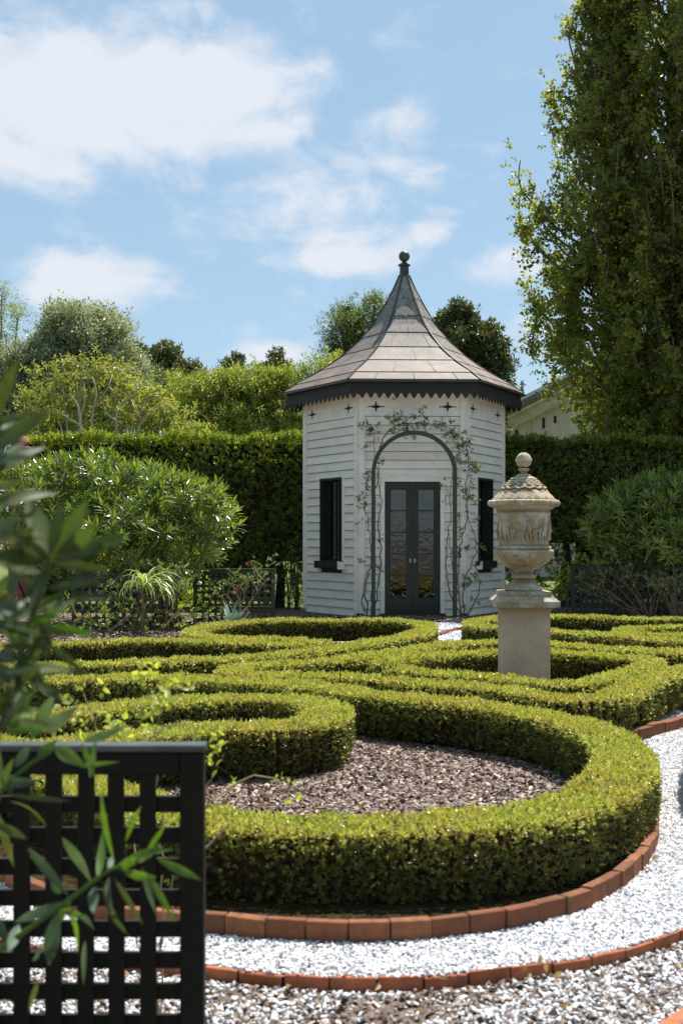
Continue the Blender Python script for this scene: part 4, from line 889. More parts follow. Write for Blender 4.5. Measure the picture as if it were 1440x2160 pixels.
# ------------------------------------------------------------------ generic tree crowns
def tree(name, label, cat, base, trunk_h, blobs, protos, n_per, barkm, size=1, group=None, trunk_r=.15, limbs=True, idx=None, shell=.55):
    """blobs: (x,y,z,rx,ry,rz) relative to base; leaf bundles fill small clumps on and in each"""
    root = thing(name, label, cat, base, 0, group)
    q = MB(); top = max(b[2] for b in blobs)
    q.tube(smooth_path([(0,0,0),(random.uniform(-.1,.1),0,trunk_h*.5),(random.uniform(-.2,.2),0,trunk_h),(random.uniform(-.2,.2),0,top)],.5), np.linspace(trunk_r, trunk_r*.35, len(smooth_path([(0,0,0),(0,0,trunk_h*.5),(0,0,trunk_h),(0,0,top)],.5))+3).tolist(), 8) if False else None
    pts = smooth_path([(0,0,0),(random.uniform(-.1,.1),0,trunk_h*.5),(random.uniform(-.2,.2),0,trunk_h),(random.uniform(-.2,.2),0,top)],.4)
    q.tube(pts, [trunk_r*(1-.7*i/len(pts)) for i in range(len(pts))], 8); q.build('trunk', barkm, root, smooth=True)
    P_, D_, S2 = [], [], []
    for (x,y,z,rx,ry,rz) in blobs:
        if limbs:
            l_ = MB(); s_z = min(trunk_h, max(.3, z-rz*1.2)); l_.tube(smooth_path([(0,0,s_z),(x*.45,y*.45,(s_z+z)/2-.1),(x,y,z+rz*.35)],.35), .0, 5) if False else None
            pp = smooth_path([(0,0,s_z),(x*.45+random.uniform(-.1,.1),y*.45,(s_z*.6+z*.4)),(x,y,z+rz*.35)],.35)
            if len(pp) > 1: l_.tube(pp, [trunk_r*.5*(1-.75*i/len(pp))+.008 for i in range(len(pp))], 6); l_.build('limb', barkm, root, smooth=True)
        vol = (rx*ry+ry*rz+rx*rz); nc = max(6, int(26*vol/ (0.45+vol*.08)))
        nc = int(max(10, vol*19)); 
        for _ in range(nc):
            v = np.array([random.gauss(0,1) for _ in range(3)]); v /= np.linalg.norm(v)+1e-9; r_ = shell+(1-shell)*random.random()**.5 if random.random() < .85 else random.random()
            c = np.array([x+v[0]*rx*r_, y+v[1]*ry*r_, z+v[2]*rz*r_]); cr = random.uniform(.16,.36)*min(1.3,(rx*rz)**.25+.2)
            k = max(3, int(n_per*(cr/.22)**2)); g_ = rng.normal(0, cr*.6, (k,3))*[1,1,.75]
            P_.append(c+g_); D_.append(g_/cr+v*.7+[0,0,.5]+rng.normal(0,.3,(k,3)))
    P_ = np.concatenate(P_); D_ = np.concatenate(D_); ok = P_[:,2] > .15; P_ = P_[ok]; D_ = D_[ok]
    scatter('crown', root, P_, D_, rng.uniform(.7,1.3,len(P_))*size, protos, None if idx is None else idx(P_))
    return root
P_pop = [tsprig('poplar_sprig', 'poplar', 8, .095, .09, .16, 30, 120, .05), tsprig('poplar_sprig_b', 'poplar', 7, .085, .08, .14, 30, 120, .05)]
P_oak = [tsprig('oak_sprig', 'oak', 9, .13, .055, .2, 20, 110, .05), tsprig('oak_sprig_b', 'oak', 8, .11, .05, .2, 20, 110, .05)]
P_myr = [tsprig('myrtle_sprig', 'myrtle', 8, .13, .06, .12, 50, 120, .03), tsprig('myrtle_sprig_b', 'myrtle', 7, .11, .05, .1, 50, 120, .03)]
P_lim = [tsprig('lime_sprig', 'lime', 9, .10, .045, .2, 20, 100, .04), tsprig('lime_sprig_b', 'lime', 8, .09, .04, .2, 20, 100, .04)]
P_mag = [tsprig('magnolia_sprig', 'magnolia', 9, .17, .07, .12, 30, 95, .03), tsprig('magnolia_sprig_b', 'magnolia', 8, .15, .065, .12, 30, 95, .03)]
P_grn = [tsprig('green_sprig', 'green_tree', 9, .10, .04, .2, 20, 110, .04), tsprig('green_sprig_b', 'green_tree', 8, .09, .035, .2, 20, 110, .04)]
BG = 'trees behind the tall hedge'
def blobs_px(d, base_px, lst, thick=1.0):      # crown lobes given where they stand: photo column/row and radii, at distance d
    s = d/FPX; bx = (base_px-CX)*s
    return (bx, d, 0), [((px-base_px)*s, dy, EYE+(HOR-py)*s, rx*s, max(rx,ry)*s*thick, ry*s) for px, py, rx, ry, dy in lst]
def bgtree(name, label, d, bpx, lst, protos, n, bark, size=1, tr=.18, th=3, **k):
    b, bl_ = blobs_px(d, bpx, lst); return tree(name, label, 'tree', b, th, bl_, protos, n, bark, size, BG, tr, **k)
bgtree('grey_green_tree', 'broad grey green tree rising highest among the trees at the left', 36, 150, [(170,690,60,40,0),(110,730,60,45,.5),(220,725,50,45,-.5),(60,780,60,60,0),(160,790,80,60,0),(240,790,50,60,.5),(60,860,70,60,0),(160,870,90,50,0),(260,850,50,60,0),(130,665,30,22,0),(205,672,34,20,0),(20,830,50,60,0)], P_oak, 15, M['bark'], 1.1, .3, shell=.35)
bgtree('open_tree', 'open thin tree with bare grey limbs at the upper left edge', 40, -10, [(-10,640,50,22,0),(40,655,30,25,0),(15,700,30,20,0),(-30,700,50,40,0),(5,615,22,8,0)], P_oak, 4, M['bark'], .8, .10, shell=.3)
bgtree('pale_branched_tree', 'yellow green tree with pale forked branches just above the left hedge', 30, 175, [(130,790,55,26,0),(200,775,50,22,.4),(255,805,50,26,0),(310,840,50,26,0),(110,850,50,35,0),(190,865,60,35,.3),(270,880,60,32,0),(350,885,50,30,0),(70,890,50,35,0),(400,905,50,22,0)], P_myr, 7, M['bark_pale'], .95, .06, th=2.2, shell=.3)
mt = bpy.data.objects['pale_branched_tree']
def mtp(x, y, dy=-.75): return at(x, y, 30+dy)-Vector(mt.location)
for ln, rr0 in (([(172,925),(170,880),(160,850),(140,825)],.045),([(170,880),(182,845),(178,800)],.03),([(200,925),(196,880),(205,830),(196,790)],.035),([(205,850),(225,820),(235,795)],.022),([(250,925),(245,880),(260,850),(285,835),(300,812)],.035),([(172,900),(140,880),(110,860)],.022),([(250,890),(225,870),(215,845)],.022),([(290,925),(300,890),(330,865),(345,850)],.03),([(300,890),(285,860),(275,840)],.018)):
    pp = smooth_path([mtp(x+random.uniform(-3,3), y, random.uniform(-1.1,-.5)) for x, y in ln], .12)
    MB().tube(pp, [rr0*(1-.65*j/len(pp)) for j in range(len(pp))], 6).build('branch', M['bark_pale'], mt, smooth=True)
bgtree('magnolia_tree', 'dark bronze green magnolia behind the yellow green trees at centre left', 42, 320, [(285,760,35,28,0),(345,765,38,30,0),(380,800,40,30,0),(300,810,50,40,0),(270,745,18,14,0),(350,745,22,14,0)], P_mag, 9, M['bark'], 1.15, .25)
bgtree('feathery_tree', 'soft mid green tree in the middle of the left trees', 38, 330, [(318,790,30,26,0),(350,830,60,36,0),(400,835,45,30,0),(290,850,60,36,0)], P_grn, 12, M['bark'], 1.1, .2)
bgtree('lime_green_tree', 'rounded lime green tree between the pale branched tree and the garden house', 33, 500, [(400,835,50,35,0),(460,820,50,32,.3),(520,815,50,32,0),(580,810,50,34,.3),(640,815,50,40,0),(430,870,60,40,0),(510,870,60,45,0),(600,870,60,50,0),(690,800,40,40,0),(470,905,80,30,0),(600,910,80,30,0)], P_lim, 17, M['bark'], 1.0, .2, th=2)
bgtree('magnolia_tree', 'small dark magnolia top showing above the lime tree, left of the other one', 46, 495, [(495,785,18,22,0),(500,765,9,10,0),(485,800,16,14,0)], P_mag, 10, M['bark'], 1.0, .15)
bgtree('magnolia_tree', 'small dark magnolia top nearest the eaves of the garden house', 46, 580, [(577,770,24,20,0),(583,752,10,9,0),(560,785,16,14,0),(600,785,16,14,0)], P_mag, 10, M['bark'], 1.0, .15)
bgtree('round_green_tree', 'fresh green tree behind the left slope of the copper roof', 40, 745, [(760,655,42,28,0),(725,690,38,32,0),(770,700,50,40,0),(715,720,26,22,0),(740,750,50,40,0),(790,640,25,18,0)], P_grn, 13, M['bark'], 1.05, .22)
bgtree('magnolia_tree', 'bronze leaved magnolia to the right of the copper roof', 38, 980, [(965,675,26,30,0),(935,690,26,20,0),(1000,715,40,40,0),(1035,745,28,28,0),(1045,775,25,22,0),(1010,780,45,40,0),(960,740,45,50,0),(1060,835,24,24,0),(1040,850,30,40,0),(975,655,13,10,0)], P_mag, 11, M['bark'], 1.15, .22)

# ------------------------------------------------------------------ poplars
def poplar(label, base, H, rad, seed, nb=120, zmin=3.0, dens=1.0, taper=6.5, zleft=None):
    rs = random.Random(seed); root = thing('poplar_tree', label, 'tree', base, 0, 'lombardy poplars')
    tp = smooth_path([(0,0,0),(.05,0,H*.3),(-.05,0,H*.6),(0,0,H)],.8)
    MB().tube(tp, [.24*(1-.92*i/len(tp)) for i in range(len(tp))], 9).build('trunk', M['bark'], root, smooth=True)
    env = lambda z: rad*min(1, max(0, (H-z)/taper))**.75*min(1, .45+.55*z/(H*.3))
    P_, D_ = [], []
    for i in range(nb):
        t = (i+rs.random())/nb; z0 = .3+(H*.9)*t**1.15; az = i*2.39996+rs.uniform(-.5,.5); L = rs.uniform(1.8,4.0)*(1-.4*t)
        fr = rs.uniform(.3,1.0)**.7*rs.choice((.95,1,1.1,1.2)); dx, dy = math.cos(az), math.sin(az)
        pts = []
        for u in (0,.25,.5,.75,1): z = z0+L*u; rr = env(z)*fr*min(1,(u*1.25)**.75); pts.append((dx*rr+rs.uniform(-.06,.06), dy*rr+rs.uniform(-.06,.06), z))
        pp = smooth_path(pts,.2)
        MB().tube(pp, [.032*(1-.8*j/len(pp))+.005 for j in range(len(pp))], 5).build('limb', M['bark'], root) if not (zleft and dx < .2 and z0 < 4.5) else None
        for j, p in enumerate(pp):
            f = j/len(pp)
            if p.z < zmin+rs.uniform(-.3,.8)+(2.3*max(0,-p.x/rad) if zleft else 0): continue
            if f < .35 and rs.random() < .75: continue
            if rs.random() < .24: continue
            k = int((5+15*math.sin(math.pi*min(1,f*.85+.08)))*dens*rs.uniform(.4,1.5)); sg = .14*(1.25-f*.7)*rs.uniform(.7,1.3); ct = np.array(tuple(p))+rng.normal(0,.09,3); g_ = rng.normal(0,sg,(k,3))*[1,1,1.5]
            P_.append(ct+g_); D_.append(g_/sg*.8+[dx*.5,dy*.5,.3]+rng.normal(0,.6,(k,3)))
    P_ = np.concatenate(P_); D_ = np.concatenate(D_)
    scatter('crown', root, P_, D_, rng.uniform(.6,1.25,len(P_)), P_pop); return root
poplar('tall poplar whose ragged left side stands against the sky, nearest the barn', (at(1285,1,27).x, 27.0, 0), 15.0, 2.1, 3, 165, 3.6, .66, 6.3, True)
poplar('tall dark poplar at the right edge of the photo in front of the other', (at(1425,1,26).x, 26.2, 0), 18.5, 2.0, 9, 180, 3.3, .62, 7)
poplar('poplar mostly outside the right edge of the photo', (8.9, 25.2, 0), 19, 2.3, 15, 150, 3.0, .8, 7)
# a slanting lower limb of the first poplar, visible against the barn
# ------------------------------------------------------------------ barn behind
bn = thing('barn', 'beige rendered barn gable with a low pitched roof between the garden house and the poplars', 'building', (at(1250,1,42).x, 42, 0), R(-6))
s42 = 42/FPX
def bx(px): return (px-1250)*s42
def bz(py): return EYE+(HOR-py)*s42
sl = .50
x0, x1 = bx(1020), bx(1620); xm = (x0+x1)/2; ze = bz(925); zr = ze+(xm-x0)*sl
mb = MB(); mb.prism([(x0,0),(x1,0),(x1,ze),(xm,zr),(x0,ze)], (0, 14)); mb.build('wall', M['barn_wall'], bn)
for s in (1,-1):
    def rake(xa, za, off, th, y0, y1, nm, mt, yy=0):
        q = MB(); L0 = (xa, za+off); L1 = (xm, za+off+(xm-xa)*sl*(1 if s > 0 else -1))
        q.prism([L0, L1, (L1[0], L1[1]+th), (L0[0], L0[1]+th)], (y0, y1)); return q.build(nm, mt, bn)
    xa = x0-.5 if s > 0 else x1+.5; za = ze-.25
    q = lambda off, th, y0, y1, nm, mt: MB().prism([(xa, za+off), (xm, za+off+abs(xm-xa)*sl), (xm, za+off+th+abs(xm-xa)*sl), (xa, za+off+th)], (y0, y1)).build(nm, mt, bn)
    q(-.15, .42, -.25, -.001, 'rake_board', M['barn_trim']); q(.27, .10, -.34, -.001, 'rake_moulding', M['barn_trim'])
    q(.375, .30, -.30, 14.3, 'roof', M['barn_roof']); q(.68, .14, -.2, 14.4, 'ridge_cap', M['barn_cap'])
for px, py0, py1 in ((1090,905,918),(1147,880,903),(1171,876,892)):
    MB().box(bx(px)-.05, bx(px)+.05, -.006, .02, bz(py1), bz(py0)).build('slot', M['fascia'], bn)
# terracotta finial on a pier at far left
tf = thing('terracotta_finial', 'rounded terracotta cap on a pier at the left end of the tall hedge', 'finial', (at(42,1,22).x, 22.0, 0))
MB().lathe([(.2,0),(.2,2.95),(.24,2.96),(.24,3.02),(.14,3.05),(.15,3.07),(.19,3.12),(.17,3.19),(.09,3.25),(.0,3.26)], 20).build('pier', M['terracotta'], tf, smooth=True)

# ------------------------------------------------------------------ oleanders
def shoot_leaves(seed, n=16, L=.15, W=.022):
    r = random.Random(seed); out = []
    for i in range(n):
        t = i/(n-1); az = i*2.09+(i//3)*.5+r.uniform(-.2,.2); tilt = R(95-75*t+r.uniform(-10,10)); out.append((t, az, tilt, L*(.85+.3*r.random())*(1-.3*t), r.uniform(-.5,.5)))
    return out
def shoot_proto(nm, mat, seed, L=.15, W=.022):
    mb = MB()
    for (t, az, tilt, l, roll) in shoot_leaves(seed, 16, L, W):
        vs, fs = leaf_verts(l, W, .25, .12, 3)
        Mx_ = Matrix.Translation((0,0,.14*t)) @ Matrix.Rotation(az,4,'Z') @ Matrix.Rotation(math.pi/2-tilt,4,'X') @ Matrix.Rotation(roll,4,'Y')
        mb.add([Mx_ @ Vector(v) for v in vs], fs)
    mb.tube([(0,0,-.25),(0,0,.14)], .004, 4); return proto(nm, mb, mat)
P_ole = [shoot_proto('oleander_shoot', M['oleander'], 1), shoot_proto('oleander_shoot_b', M['oleander'], 5), shoot_proto('oleander_shoot_c', M['oleander'], 9)]
ole_leaf = []
for i in range(3):
    mb = MB(); vs, fs = leaf_verts(.15, .023, .25, .08+.1*i, 3); mb.add(vs, fs); ole_leaf.append(mb.mesh('leaf', M['oleander']))
def oleander(label, base, lobes, nshoot, stems, parts=300):
    root = thing('oleander_bush', label, 'shrub', base, 0, 'oleander bushes'); P_, D_ = [], []
    tot = sum(l[3]*l[5]+l[3]*l[4] for l in lobes)
    for (x,y,z,rx,ry,rz) in lobes:
        k = int(nshoot*(rx*rz+rx*ry)/tot); v = rng.normal(0,1,(k,3)); v[:,2] = np.where(v[:,2] < -.6, -v[:,2], v[:,2]); v /= np.linalg.norm(v,axis=1,keepdims=True)
        r_ = np.where(rng.uniform(0,1,k) < .7, rng.uniform(.85,1.03,k), rng.uniform(.45,.9,k))[:,None]
        P_.append(np.array([x,y,z])+v*r_*np.array([rx,ry,rz])); D_.append(v*[.8,.8,.55]+[0,0,.55]+rng.normal(0,.22,(k,3)))
    P_ = np.concatenate(P_); D_ = np.concatenate(D_)
    # keep shoots outside the neighbouring lobes only
    ok = np.ones(len(P_), bool)
    for (x,y,z,rx,ry,rz) in lobes: ok &= (((P_-[x,y,z])/np.array([rx,ry,rz]))**2).sum(1) > .42
    P_, D_ = P_[ok], D_[ok]
    order = np.argsort(P_[:,1]-.25*P_[:,2]); nx_ = parts//15; front = order[:nx_*3:3]; rest = np.setdiff1d(np.arange(len(P_)), front)
    scatter('foliage', root, P_[rest], D_[rest], rng.uniform(1.05,1.65,len(rest)), P_ole)
    for f in front:
        e = euler_dir(D_[f:f+1], np.array([random.uniform(0,6)]))[0]
        from mathutils import Euler
        B = Matrix.Translation(P_[f]) @ Euler(e, 'XYZ').to_matrix().to_4x4()
        for (t, az, tilt, l, roll) in shoot_leaves(int(f), 15):
            Mx_ = B @ Matrix.Translation((0,0,.14*t)) @ Matrix.Rotation(az,4,'Z') @ Matrix.Rotation(math.pi/2-tilt,4,'X') @ Matrix.Rotation(roll,4,'Y') @ Matrix.Scale(l/.15*1.3,4)
            o = bpy.data.objects.new('leaf', ole_leaf[random.randrange(3)]); C.objects.link(o); o.parent = root; o.matrix_local = Mx_
    for i in range(stems):
        l = random.choice(lobes); q = [(random.uniform(-.5,.5)+l[0]*.5, random.uniform(-.2,.2), 0), (l[0]*.7+random.uniform(-.2,.2), 0, l[2]*.5), (l[0]+random.uniform(-.4,.4)*l[3], l[1], l[2]+random.uniform(-.2,.3))]
        pp = smooth_path(q,.15); MB().tube(pp, [.025*(1-.6*j/len(pp)) for j in range(len(pp))], 5).build('stem', M['bark_dark'], root)
    return root
ox = at(260,1,17.6).x
def ol(px, py, rx, rz, dy=0, d=17.6, ry=None): s = d/FPX; return ((px-CX)*s-ox, dy, EYE+(HOR-py)*s, rx*s, (ry or rx)*s, rz*s)
oleander('large sunlit oleander bush filling the left middle ground above the lattice panels', (ox,17.9,0),
         [ol(60,1060,120,80,0),ol(170,1045,120,72,.2),ol(280,1065,110,66,.1),ol(370,1090,95,64,0),ol(200,1200,150,50,.3),ol(350,1190,110,50,.3),ol(430,1110,65,65,-.1),ol(110,1130,130,90,-.1),ol(250,1140,140,80,-.2),ol(380,1150,90,60,-.1),ol(-60,1080,110,110,0)], 1500, 16)
ox2 = at(1370,1,19.2).x
def ol2(px, py, rx, rz, dy=0, d=19.2): s = d/FPX; return ((px-CX)*s-ox2, dy, EYE+(HOR-py)*s, rx*s, rx*s, rz*s)
oleander('oleander bush at the right edge, half in shade, its left side catching the sun', (ox2,19.4,0),
         [ol2(1390,1080,80,60,.1),ol2(1320,1110,60,60,0),ol2(1300,1150,50,50,0),ol2(1400,1150,90,70,-.1),ol2(1470,1100,90,80,0)], 800, 10, 220)
# ------------------------------------------------------------------ small shrubs and roses of the back bed
tree('yellow_green_shrub', 'yellow green leafy shrub between the urn foot and the right lattice panel', 'shrub', (at(1200,1,21).x,21.2,0), .4, [(0,0,.55,.35,.3,.4),(-.35,0,.35,.3,.3,.3),(.25,0,.75,.3,.25,.18),(.5,.1,.8,.3,.2,.14)], [sprig('yg_sprig', M['laurel_new'], 8, .07,.035,.07)], 5, M['twig'], 1, None, .03)
tree('yellow_green_shrub', 'small yellow green shrub seen through the gap between the two left lattice panels', 'shrub', (at(405,1,20).x,20.2,0), .3, [(0,0,.45,.3,.25,.35),(.25,0,.3,.25,.2,.25),(-.25,0,.35,.25,.2,.25)], [sprig('yg_sprig_bb', M['laurel_new'], 8, .07,.035,.07)], 4, M['twig'], 1, None, .02)
def rose_bush(label, px, d, zt, spread, n, leaves, flowers=(), mat='twig', protos=None, size=.8, lean=0):
    s = d/FPX; bx_ = (px-CX)*s; lines, spots = [], []
    for i in range(n):
        dx = random.uniform(-spread, spread)+lean; h = zt*random.uniform(.6,1.05); y = random.uniform(-.2,.2)
        mid = Vector((bx_+dx*.45+random.uniform(-.05,.05), d+y*.5, h*.55)); tip = Vector((bx_+dx, d+y, h))
        lines.append([Vector((bx_+random.uniform(-.06,.06), d, 0)), mid, tip]); 
        br = mid.lerp(tip,.4); t2 = br+Vector((random.uniform(-.25,.25), random.uniform(-.1,.1), random.uniform(.1,.25))); lines.append([br, br.lerp(t2,.5)+Vector((.01,0,.02)), t2])
        spots += [(tip,.07,leaves),(t2,.06,leaves),(mid.lerp(tip,.5),.08,leaves//2)]
    root = stems_plant('rose_bush', label, 'rose bush', (bx_,d,0), lines, .010, M[mat], spots, protos or P_rose, size, group='rose bushes')
    for (fx, fy) in flowers:
        p = at(fx, fy, d-.1)-Vector((bx_,d,0)); fm = MB()
        for q in range(9):
            vs, fs = leaf_verts(.05,.045,.4,-.2,2); Mx_ = Matrix.Translation(p) @ Matrix.Rotation(q*.75,4,'Z') @ Matrix.Rotation(R(20+q*6),4,'X'); fm.add([Mx_ @ Vector(v) for v in vs], fs)
        fm.build('flower', M['pink'], root)
rose_bush('leggy rose bush with small pink flowers before the lattice panel by the garden house', 505, 18.1, .95, .5, 8, 9, [(528,1189),(498,1247)], 'twig_pale')
rose_bush('pale leaved rose bush under the strappy plant beside the dark lattice', 285, 16.4, .9, .5, 8, 10, [], 'twig')
rose_bush('thin rose with bare stems near the right end of the dark lattice', 345, 16.6, .95, .4, 6, 7, [], 'twig')
rose_bush('sprawling rose with long bare brown canes before the right lattice panel', 1370, 18.6, .95, .9, 14, 4, [], 'twig', None, .8, -.45)
rose_bush('second bare caned rose at the right edge of the photo', 1425, 18.4, .95, .5, 9, 3, [], 'twig')
def strappy(name, label, cat, base, n, L, W, mat, up=.8, z=0, arch=1.0, lean=(0,0)):
    root = thing(name, label, cat, base)
    for i in range(n):
        az = i*2.4+random.uniform(-.3,.3); l = L*random.uniform(.7,1.1); t0 = R(random.uniform(10, 65)); mb = MB(); seg = 7; vs = []
        p = Vector((0,0,z)); h = Vector((math.cos(az),math.sin(az),0)); side = Vector((-math.sin(az),math.cos(az),0)); ang = t0
        for s in range(seg+1):
            w = W*math.sin(math.pi*min(.97,(s+.9)/(seg+1.2)))*.5; vs += [p-side*w+Vector((0,0,.3*w)), p, p+side*w+Vector((0,0,.3*w))]
            p = p+(h*math.sin(ang)+Vector((lean[0],lean[1],math.cos(ang))))*l/seg; ang += arch*R(16)*(.5+s/seg)
        mb.add(vs, [(3*s+j,3*s+j+1,3*s+j+4,3*s+j+3) for s in range(seg) for j in (0,1)]); mb.build('leaf', mat, root)
    if z > 0: MB().tube([(0,0,0),(0.02,0,z*.5),(0,0,z)],[.03,.025,.02],6).build('stem', M['twig'], root)
    return root
for (lx, ld, w_, zt_, lab) in ((150,15.9,.55,.45,'low dark leafy shrub at the left end of the bed behind the straight hedge'),(235,15.6,.45,.4,'low dark shrub at the foot of the dark lattice, under the strappy leaves'),(345,15.9,.45,.45,'low shrub between the strappy plant and the gap of the lattice panels'),(60,15.4,.5,.4,'low dark shrub at the left edge below the big oleander'),(420,17.6,.35,.4,'small dark shrub at the left post of the rose covered lattice')):
    b_ = (at(lx,1,ld).x, ld, 0); tree('low_shrub', lab, 'shrub', b_, .12, [(0,0,zt_*.5,w_,.35,zt_*.5),(w_*.5,.1,zt_*.7,w_*.6,.3,zt_*.45),(-w_*.5,.1,zt_*.6,w_*.6,.3,zt_*.4)], P_laurel, 5, M['twig'], .7, 'low shrubs of the left bed', .015)
strappy('strap_leaved_plant', 'plant with long arching variegated strap leaves in front of the left oleander', 'plant', (at(300,1,16.2).x,16.2,0), 46, .66, .032, M['strap'], z=.62, arch=1.7, lean=(.2,-.1))
strappy('blue_agave', 'small blue grey agave like plant at the foot of the left rose bush', 'plant', (at(487,1,17.3).x,17.3,0), 14, .42, .06, M['agave'], arch=.2)
strappy('blue_agave', 'lower blue grey rosette just right of the first beside the hedge', 'plant', (at(507,1,17.4).x,17.4,0), 10, .30, .06, M['agave'], arch=.2)

# ------------------------------------------------------------------ foreground oleander at the left, out of focus
def fleaf(root, B, b, t, db, dt, wpx, mat, droop=None):
    p0, p1 = at(b[0], b[1], db)-B, at(t[0], t[1], dt)-B; L = (p1-p0).length; W = max(.008, wpx/FPX*db)
    mb = MB(); seg = 7; ax = (p1-p0).normalized(); side = ax.cross(Vector((random.uniform(-.5,.5),-1,random.uniform(-.2,.6)))).normalized(); nrm = side.cross(ax)
    dr = random.uniform(-.10,.12) if droop is None else droop; vs = []
    for s in range(seg+1):
        u = s/seg; w = W*.5*(math.sin(math.pi*min(1,max(0,u**.85*.95+.04)))**1.05)*1.1; c = p0+ax*L*u+nrm*(math.sin(math.pi*u)*dr*L)
        vs += [c-side*w+nrm*w*.3, c, c+side*w+nrm*w*.3]
    mb.add(vs, [(3*s+j,3*s+j+1,3*s+j+4,3*s+j+3) for s in range(seg) for j in (0,1)])
    o = mb.build('leaf', M[mat], root, smooth=True)
D1 = 1.5; B1 = Vector((-.75, 1.45, 0))
fo = thing('oleander_plant', 'out of focus dark oleander shoots reaching in from the upper left edge', 'shrub', B1, 0, 'oleander bushes close to the camera')
N_ = 'oleander_near'; F_ = 'oleander_fresh'; G_ = 'oleander_pale'
L1_ = [((-30,880),(42,752),30,N_),((-40,960),(111,858),34,N_),((-30,1010),(98,944),28,N_),((-20,1032),(62,1012),18,N_),((-30,1075),(120,1042),26,N_),((-30,895),(76,868),16,N_),((-30,930),(30,905),26,N_),
 ((107,1180),(68,1056),36,N_),((105,1175),(135,1045),20,N_),((110,1178),(187,1050),40,N_),((115,1180),(205,1110),30,N_),((120,1175),(272,1126),26,N_),((118,1182),(264,1142),24,N_),((120,1190),(236,1205),18,N_),((100,1240),(224,1224),16,N_),((140,1262),(240,1262),11,N_),
 ((105,1190),(60,1290),26,N_),((108,1185),(20,1120),22,N_),((100,1180),(-20,1170),30,N_),((95,1260),(40,1220),26,N_),((-20,1180),(90,1208),30,N_),((22,1170),(58,1165),15,G_),((60,1300),(146,1246),17,N_),((50,1320),(130,1290),20,F_),((40,1330),(110,1330),18,F_),
 ((107,1318),(208,1348),12,F_),((92,1320),(103,1394),22,G_),((107,1360),(183,1424),14,N_),((55,1392),(102,1468),20,N_),((0,1362),(92,1364),16,N_),((10,1370),(30,1400),26,G_),((60,1240),(90,1250),18,G_),((65,1262),(88,1275),16,G_),((-20,1250),(40,1290),28,N_),((-20,1330),(30,1260),30,N_),((-20,1400),(50,1450),30,N_),((-20,1440),(40,1540),28,N_),((60,1400),(20,1480),22,N_),((70,1120),(60,1030),22,N_),((-30,1290),(20,1210),26,N_),((40,1180),(75,1105),24,N_),((20,1260),(70,1180),30,N_),((-20,1500),(30,1420),24,N_)]
for (b, t, w, m_) in L1_: fleaf(fo, B1, b, t, D1+random.uniform(-.04,.08), D1+random.uniform(-.1,.15), w*1.12, m_)
q_ = random.Random(3)
for cx_, cy_, a0, a1, k_ in ((-10,1300,-60,70,9),(30,1420,-80,60,10),(10,1540,-60,80,9),(-20,1120,-30,70,7),(75,1300,-100,60,7),(-20,980,-10,70,6)):
    for i in range(k_):
        an = R(q_.uniform(a0, a1)); ln_ = q_.uniform(70, 120); sx_, sy_ = cx_+q_.uniform(-12,12), cy_+q_.uniform(-30,30)
        fleaf(fo, B1, (sx_, sy_), (sx_+math.cos(an)*ln_, sy_-math.sin(an)*ln_), D1+q_.uniform(-.05,.12), D1+q_.uniform(-.15,.2), q_.uniform(13,22), q_.choice((N_,N_,N_,F_,G_)))
for ln in ([(-60,1750),(10,1500),(60,1330),(107,1180)], [(-80,1200),(-45,1050),(-30,950)], [(10,1500),(50,1400),(105,1320)]):
    pp = smooth_path([at(x,y,D1)-B1 for x,y in ln],.03); MB().tube(pp, [.004]*len(pp), 6).build('stem', M['twig'] if ln[0][0] < -70 else M['oleander_near'], fo)
MB().tube([(0,0,0),at(-150,2300,1.4)-B1,at(-60,1750,D1)-B1],[.012,.008,.004],6).build('stem', M['twig'], fo)
D2_ = 2.05; B2 = Vector((-.95, 2.0, 0))
f2 = thing('oleander_plant', 'softly blurred oleander shoot with fresh green tips hanging over the near lattice', 'shrub', B2, 0, 'oleander bushes close to the camera')
L2_ = [((65,1562),(116,1460),30,F_),((92,1542),(165,1490),34,G_),((117,1577),(182,1618),30,F_),((173,1567),(200,1640),14,F_),((170,1617),(255,1607),11,F_),((175,1563),(268,1530),20,G_),((33,1617),(64,1570),22,G_),((15,1650),(85,1647),22,G_),((20,1677),(150,1690),13,N_),((-5,1560),(10,1665),20,G_),((80,1600),(120,1560),24,F_),
 ((60,1790),(147,1892),22,G_),((133,1767),(193,1862),26,G_),((240,1812),(213,1665),26,F_),((207,1850),(217,1750),20,F_),((228,1836),(237,1806),14,G_),((265,1775),(298,1700),9,F_),((310,1800),(354,1733),12,F_),((273,1807),(368,1792),15,F_),((333,1813),(426,1857),20,F_),((310,1840),(370,1946),15,F_),((240,1850),(303,1952),13,N_),((215,1873),(273,1975),15,N_),((198,1873),(197,1927),24,G_),((143,1903),(30,1946),24,G_),((123,1925),(104,2037),36,G_),((133,1915),(175,1930),16,F_),((165,1930),(200,1962),15,G_),((180,1985),(177,2080),11,N_),((87,1990),(68,2028),24,G_),((43,1950),(17,2008),26,G_),((80,2073),(60,2135),13,N_),((130,1885),(108,1852),20,F_),
 ((-10,1740),(60,1770),24,N_),((-10,1700),(30,1830),24,N_),((20,1690),(100,1745),14,N_),((250,1830),(300,1800),22,F_),((260,1835),(330,1850),22,F_),((290,1820),(340,1780),16,F_),((150,1900),(110,1975),20,N_),((-10,1930),(20,2000),22,G_),((140,1905),(165,2010),14,F_),((230,1850),(240,1930),14,N_),((300,1830),(330,1930),14,N_),((190,1640),(203,1560),14,F_),((30,1600),(-5,1700),22,N_)]
for (b, t, w, m_) in L2_: fleaf(f2, B2, b, t, D2_+random.uniform(-.05,.05), D2_+random.uniform(-.12,.12), w*.88, m_)
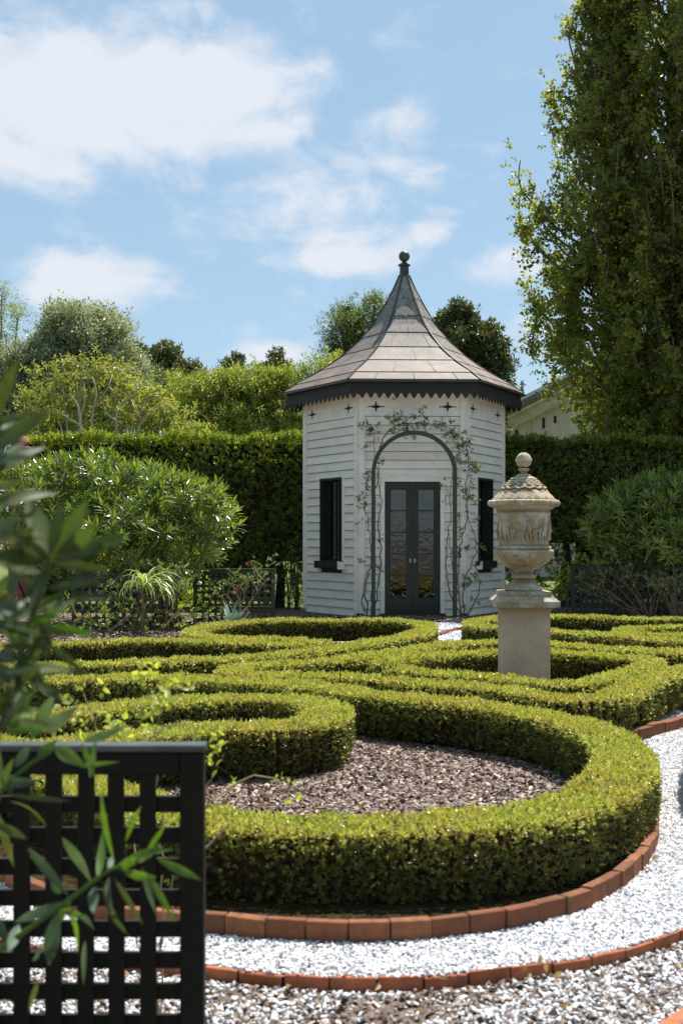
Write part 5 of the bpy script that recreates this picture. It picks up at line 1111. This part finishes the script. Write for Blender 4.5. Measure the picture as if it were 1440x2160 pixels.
for ln in ([(-80,2060),(60,1960),(140,1903),(187,1867),(240,1830),(317,1820)], [(-60,1760),(10,1660),(80,1600),(150,1570)]):
    pp = smooth_path([at(x,y,D2_)-B2 for x,y in ln],.04); MB().tube(pp, [.006*(1-.5*j/len(pp)) for j in range(len(pp))], 6).build('stem', M['oleander_fresh'], f2)
MB().tube([(0,0,0),at(-200,2200,2.05)-B2,at(-80,2060,D2_)-B2],[.014,.01,.006],6).build('stem', M['twig'], f2)
MB().tube([at(-200,2200,2.05)-B2,at(-160,1950,2.05)-B2,at(-60,1760,D2_)-B2],[.01,.008,.005],6).build('stem', M['twig'], f2)
# blurred rose behind the near lattice
P_rn = [sprig('rose_near_sprig', M['rose_near'], 5, .028, .018, .03, 20, 95, 2), sprig('rose_near_sprig_b', M['rose_near'], 4, .024, .016, .03, 20, 95, 2)]
def rr_(x, y, d=3.25): return at(x, y, d)
stems_plant('rose_bush', 'yellow green rose sprays rising behind the near lattice panel', 'rose bush', (at(330,1,3.2).x,3.2,0),
 [[(at(330,1,3.2).x,3.2,0),rr_(360,1900),rr_(420,1740),rr_(450,1640),rr_(490,1640)],[(at(330,1,3.2).x,3.2,0),rr_(300,1850),rr_(250,1650),rr_(200,1540),rr_(180,1440)],[(at(330,1,3.2).x,3.2,0),rr_(340,1800),rr_(330,1620),rr_(340,1500),rr_(350,1440)],[rr_(250,1650),rr_(300,1560),rr_(390,1530),rr_(430,1530)],[rr_(400,1780),rr_(440,1700),rr_(520,1640),rr_(580,1640),rr_(610,1655)],[rr_(430,1780),rr_(470,1740),rr_(500,1760)]], .0035, M['twig_pale'],
 [(rr_(335,1450),.035,10),(rr_(300,1480),.045,11),(rr_(360,1500),.05,12),(rr_(420,1530),.035,8),(rr_(260,1510),.05,9),(rr_(440,1590),.03,7),(rr_(455,1560),.02,4),(rr_(195,1500),.03,5),(rr_(480,1640),.02,4),(rr_(575,1640),.015,3),(rr_(610,1660),.015,3),(rr_(200,1560),.04,6),(rr_(100,1540),.05,6),(rr_(320,1560),.05,8),(rr_(300,1700),.06,6),(rr_(380,1720),.05,5)], P_rn, 1.0, jit=.02)
# sparse ground cover between hedge and wall foot: fallen leaves
bpy.context.view_layer.update()
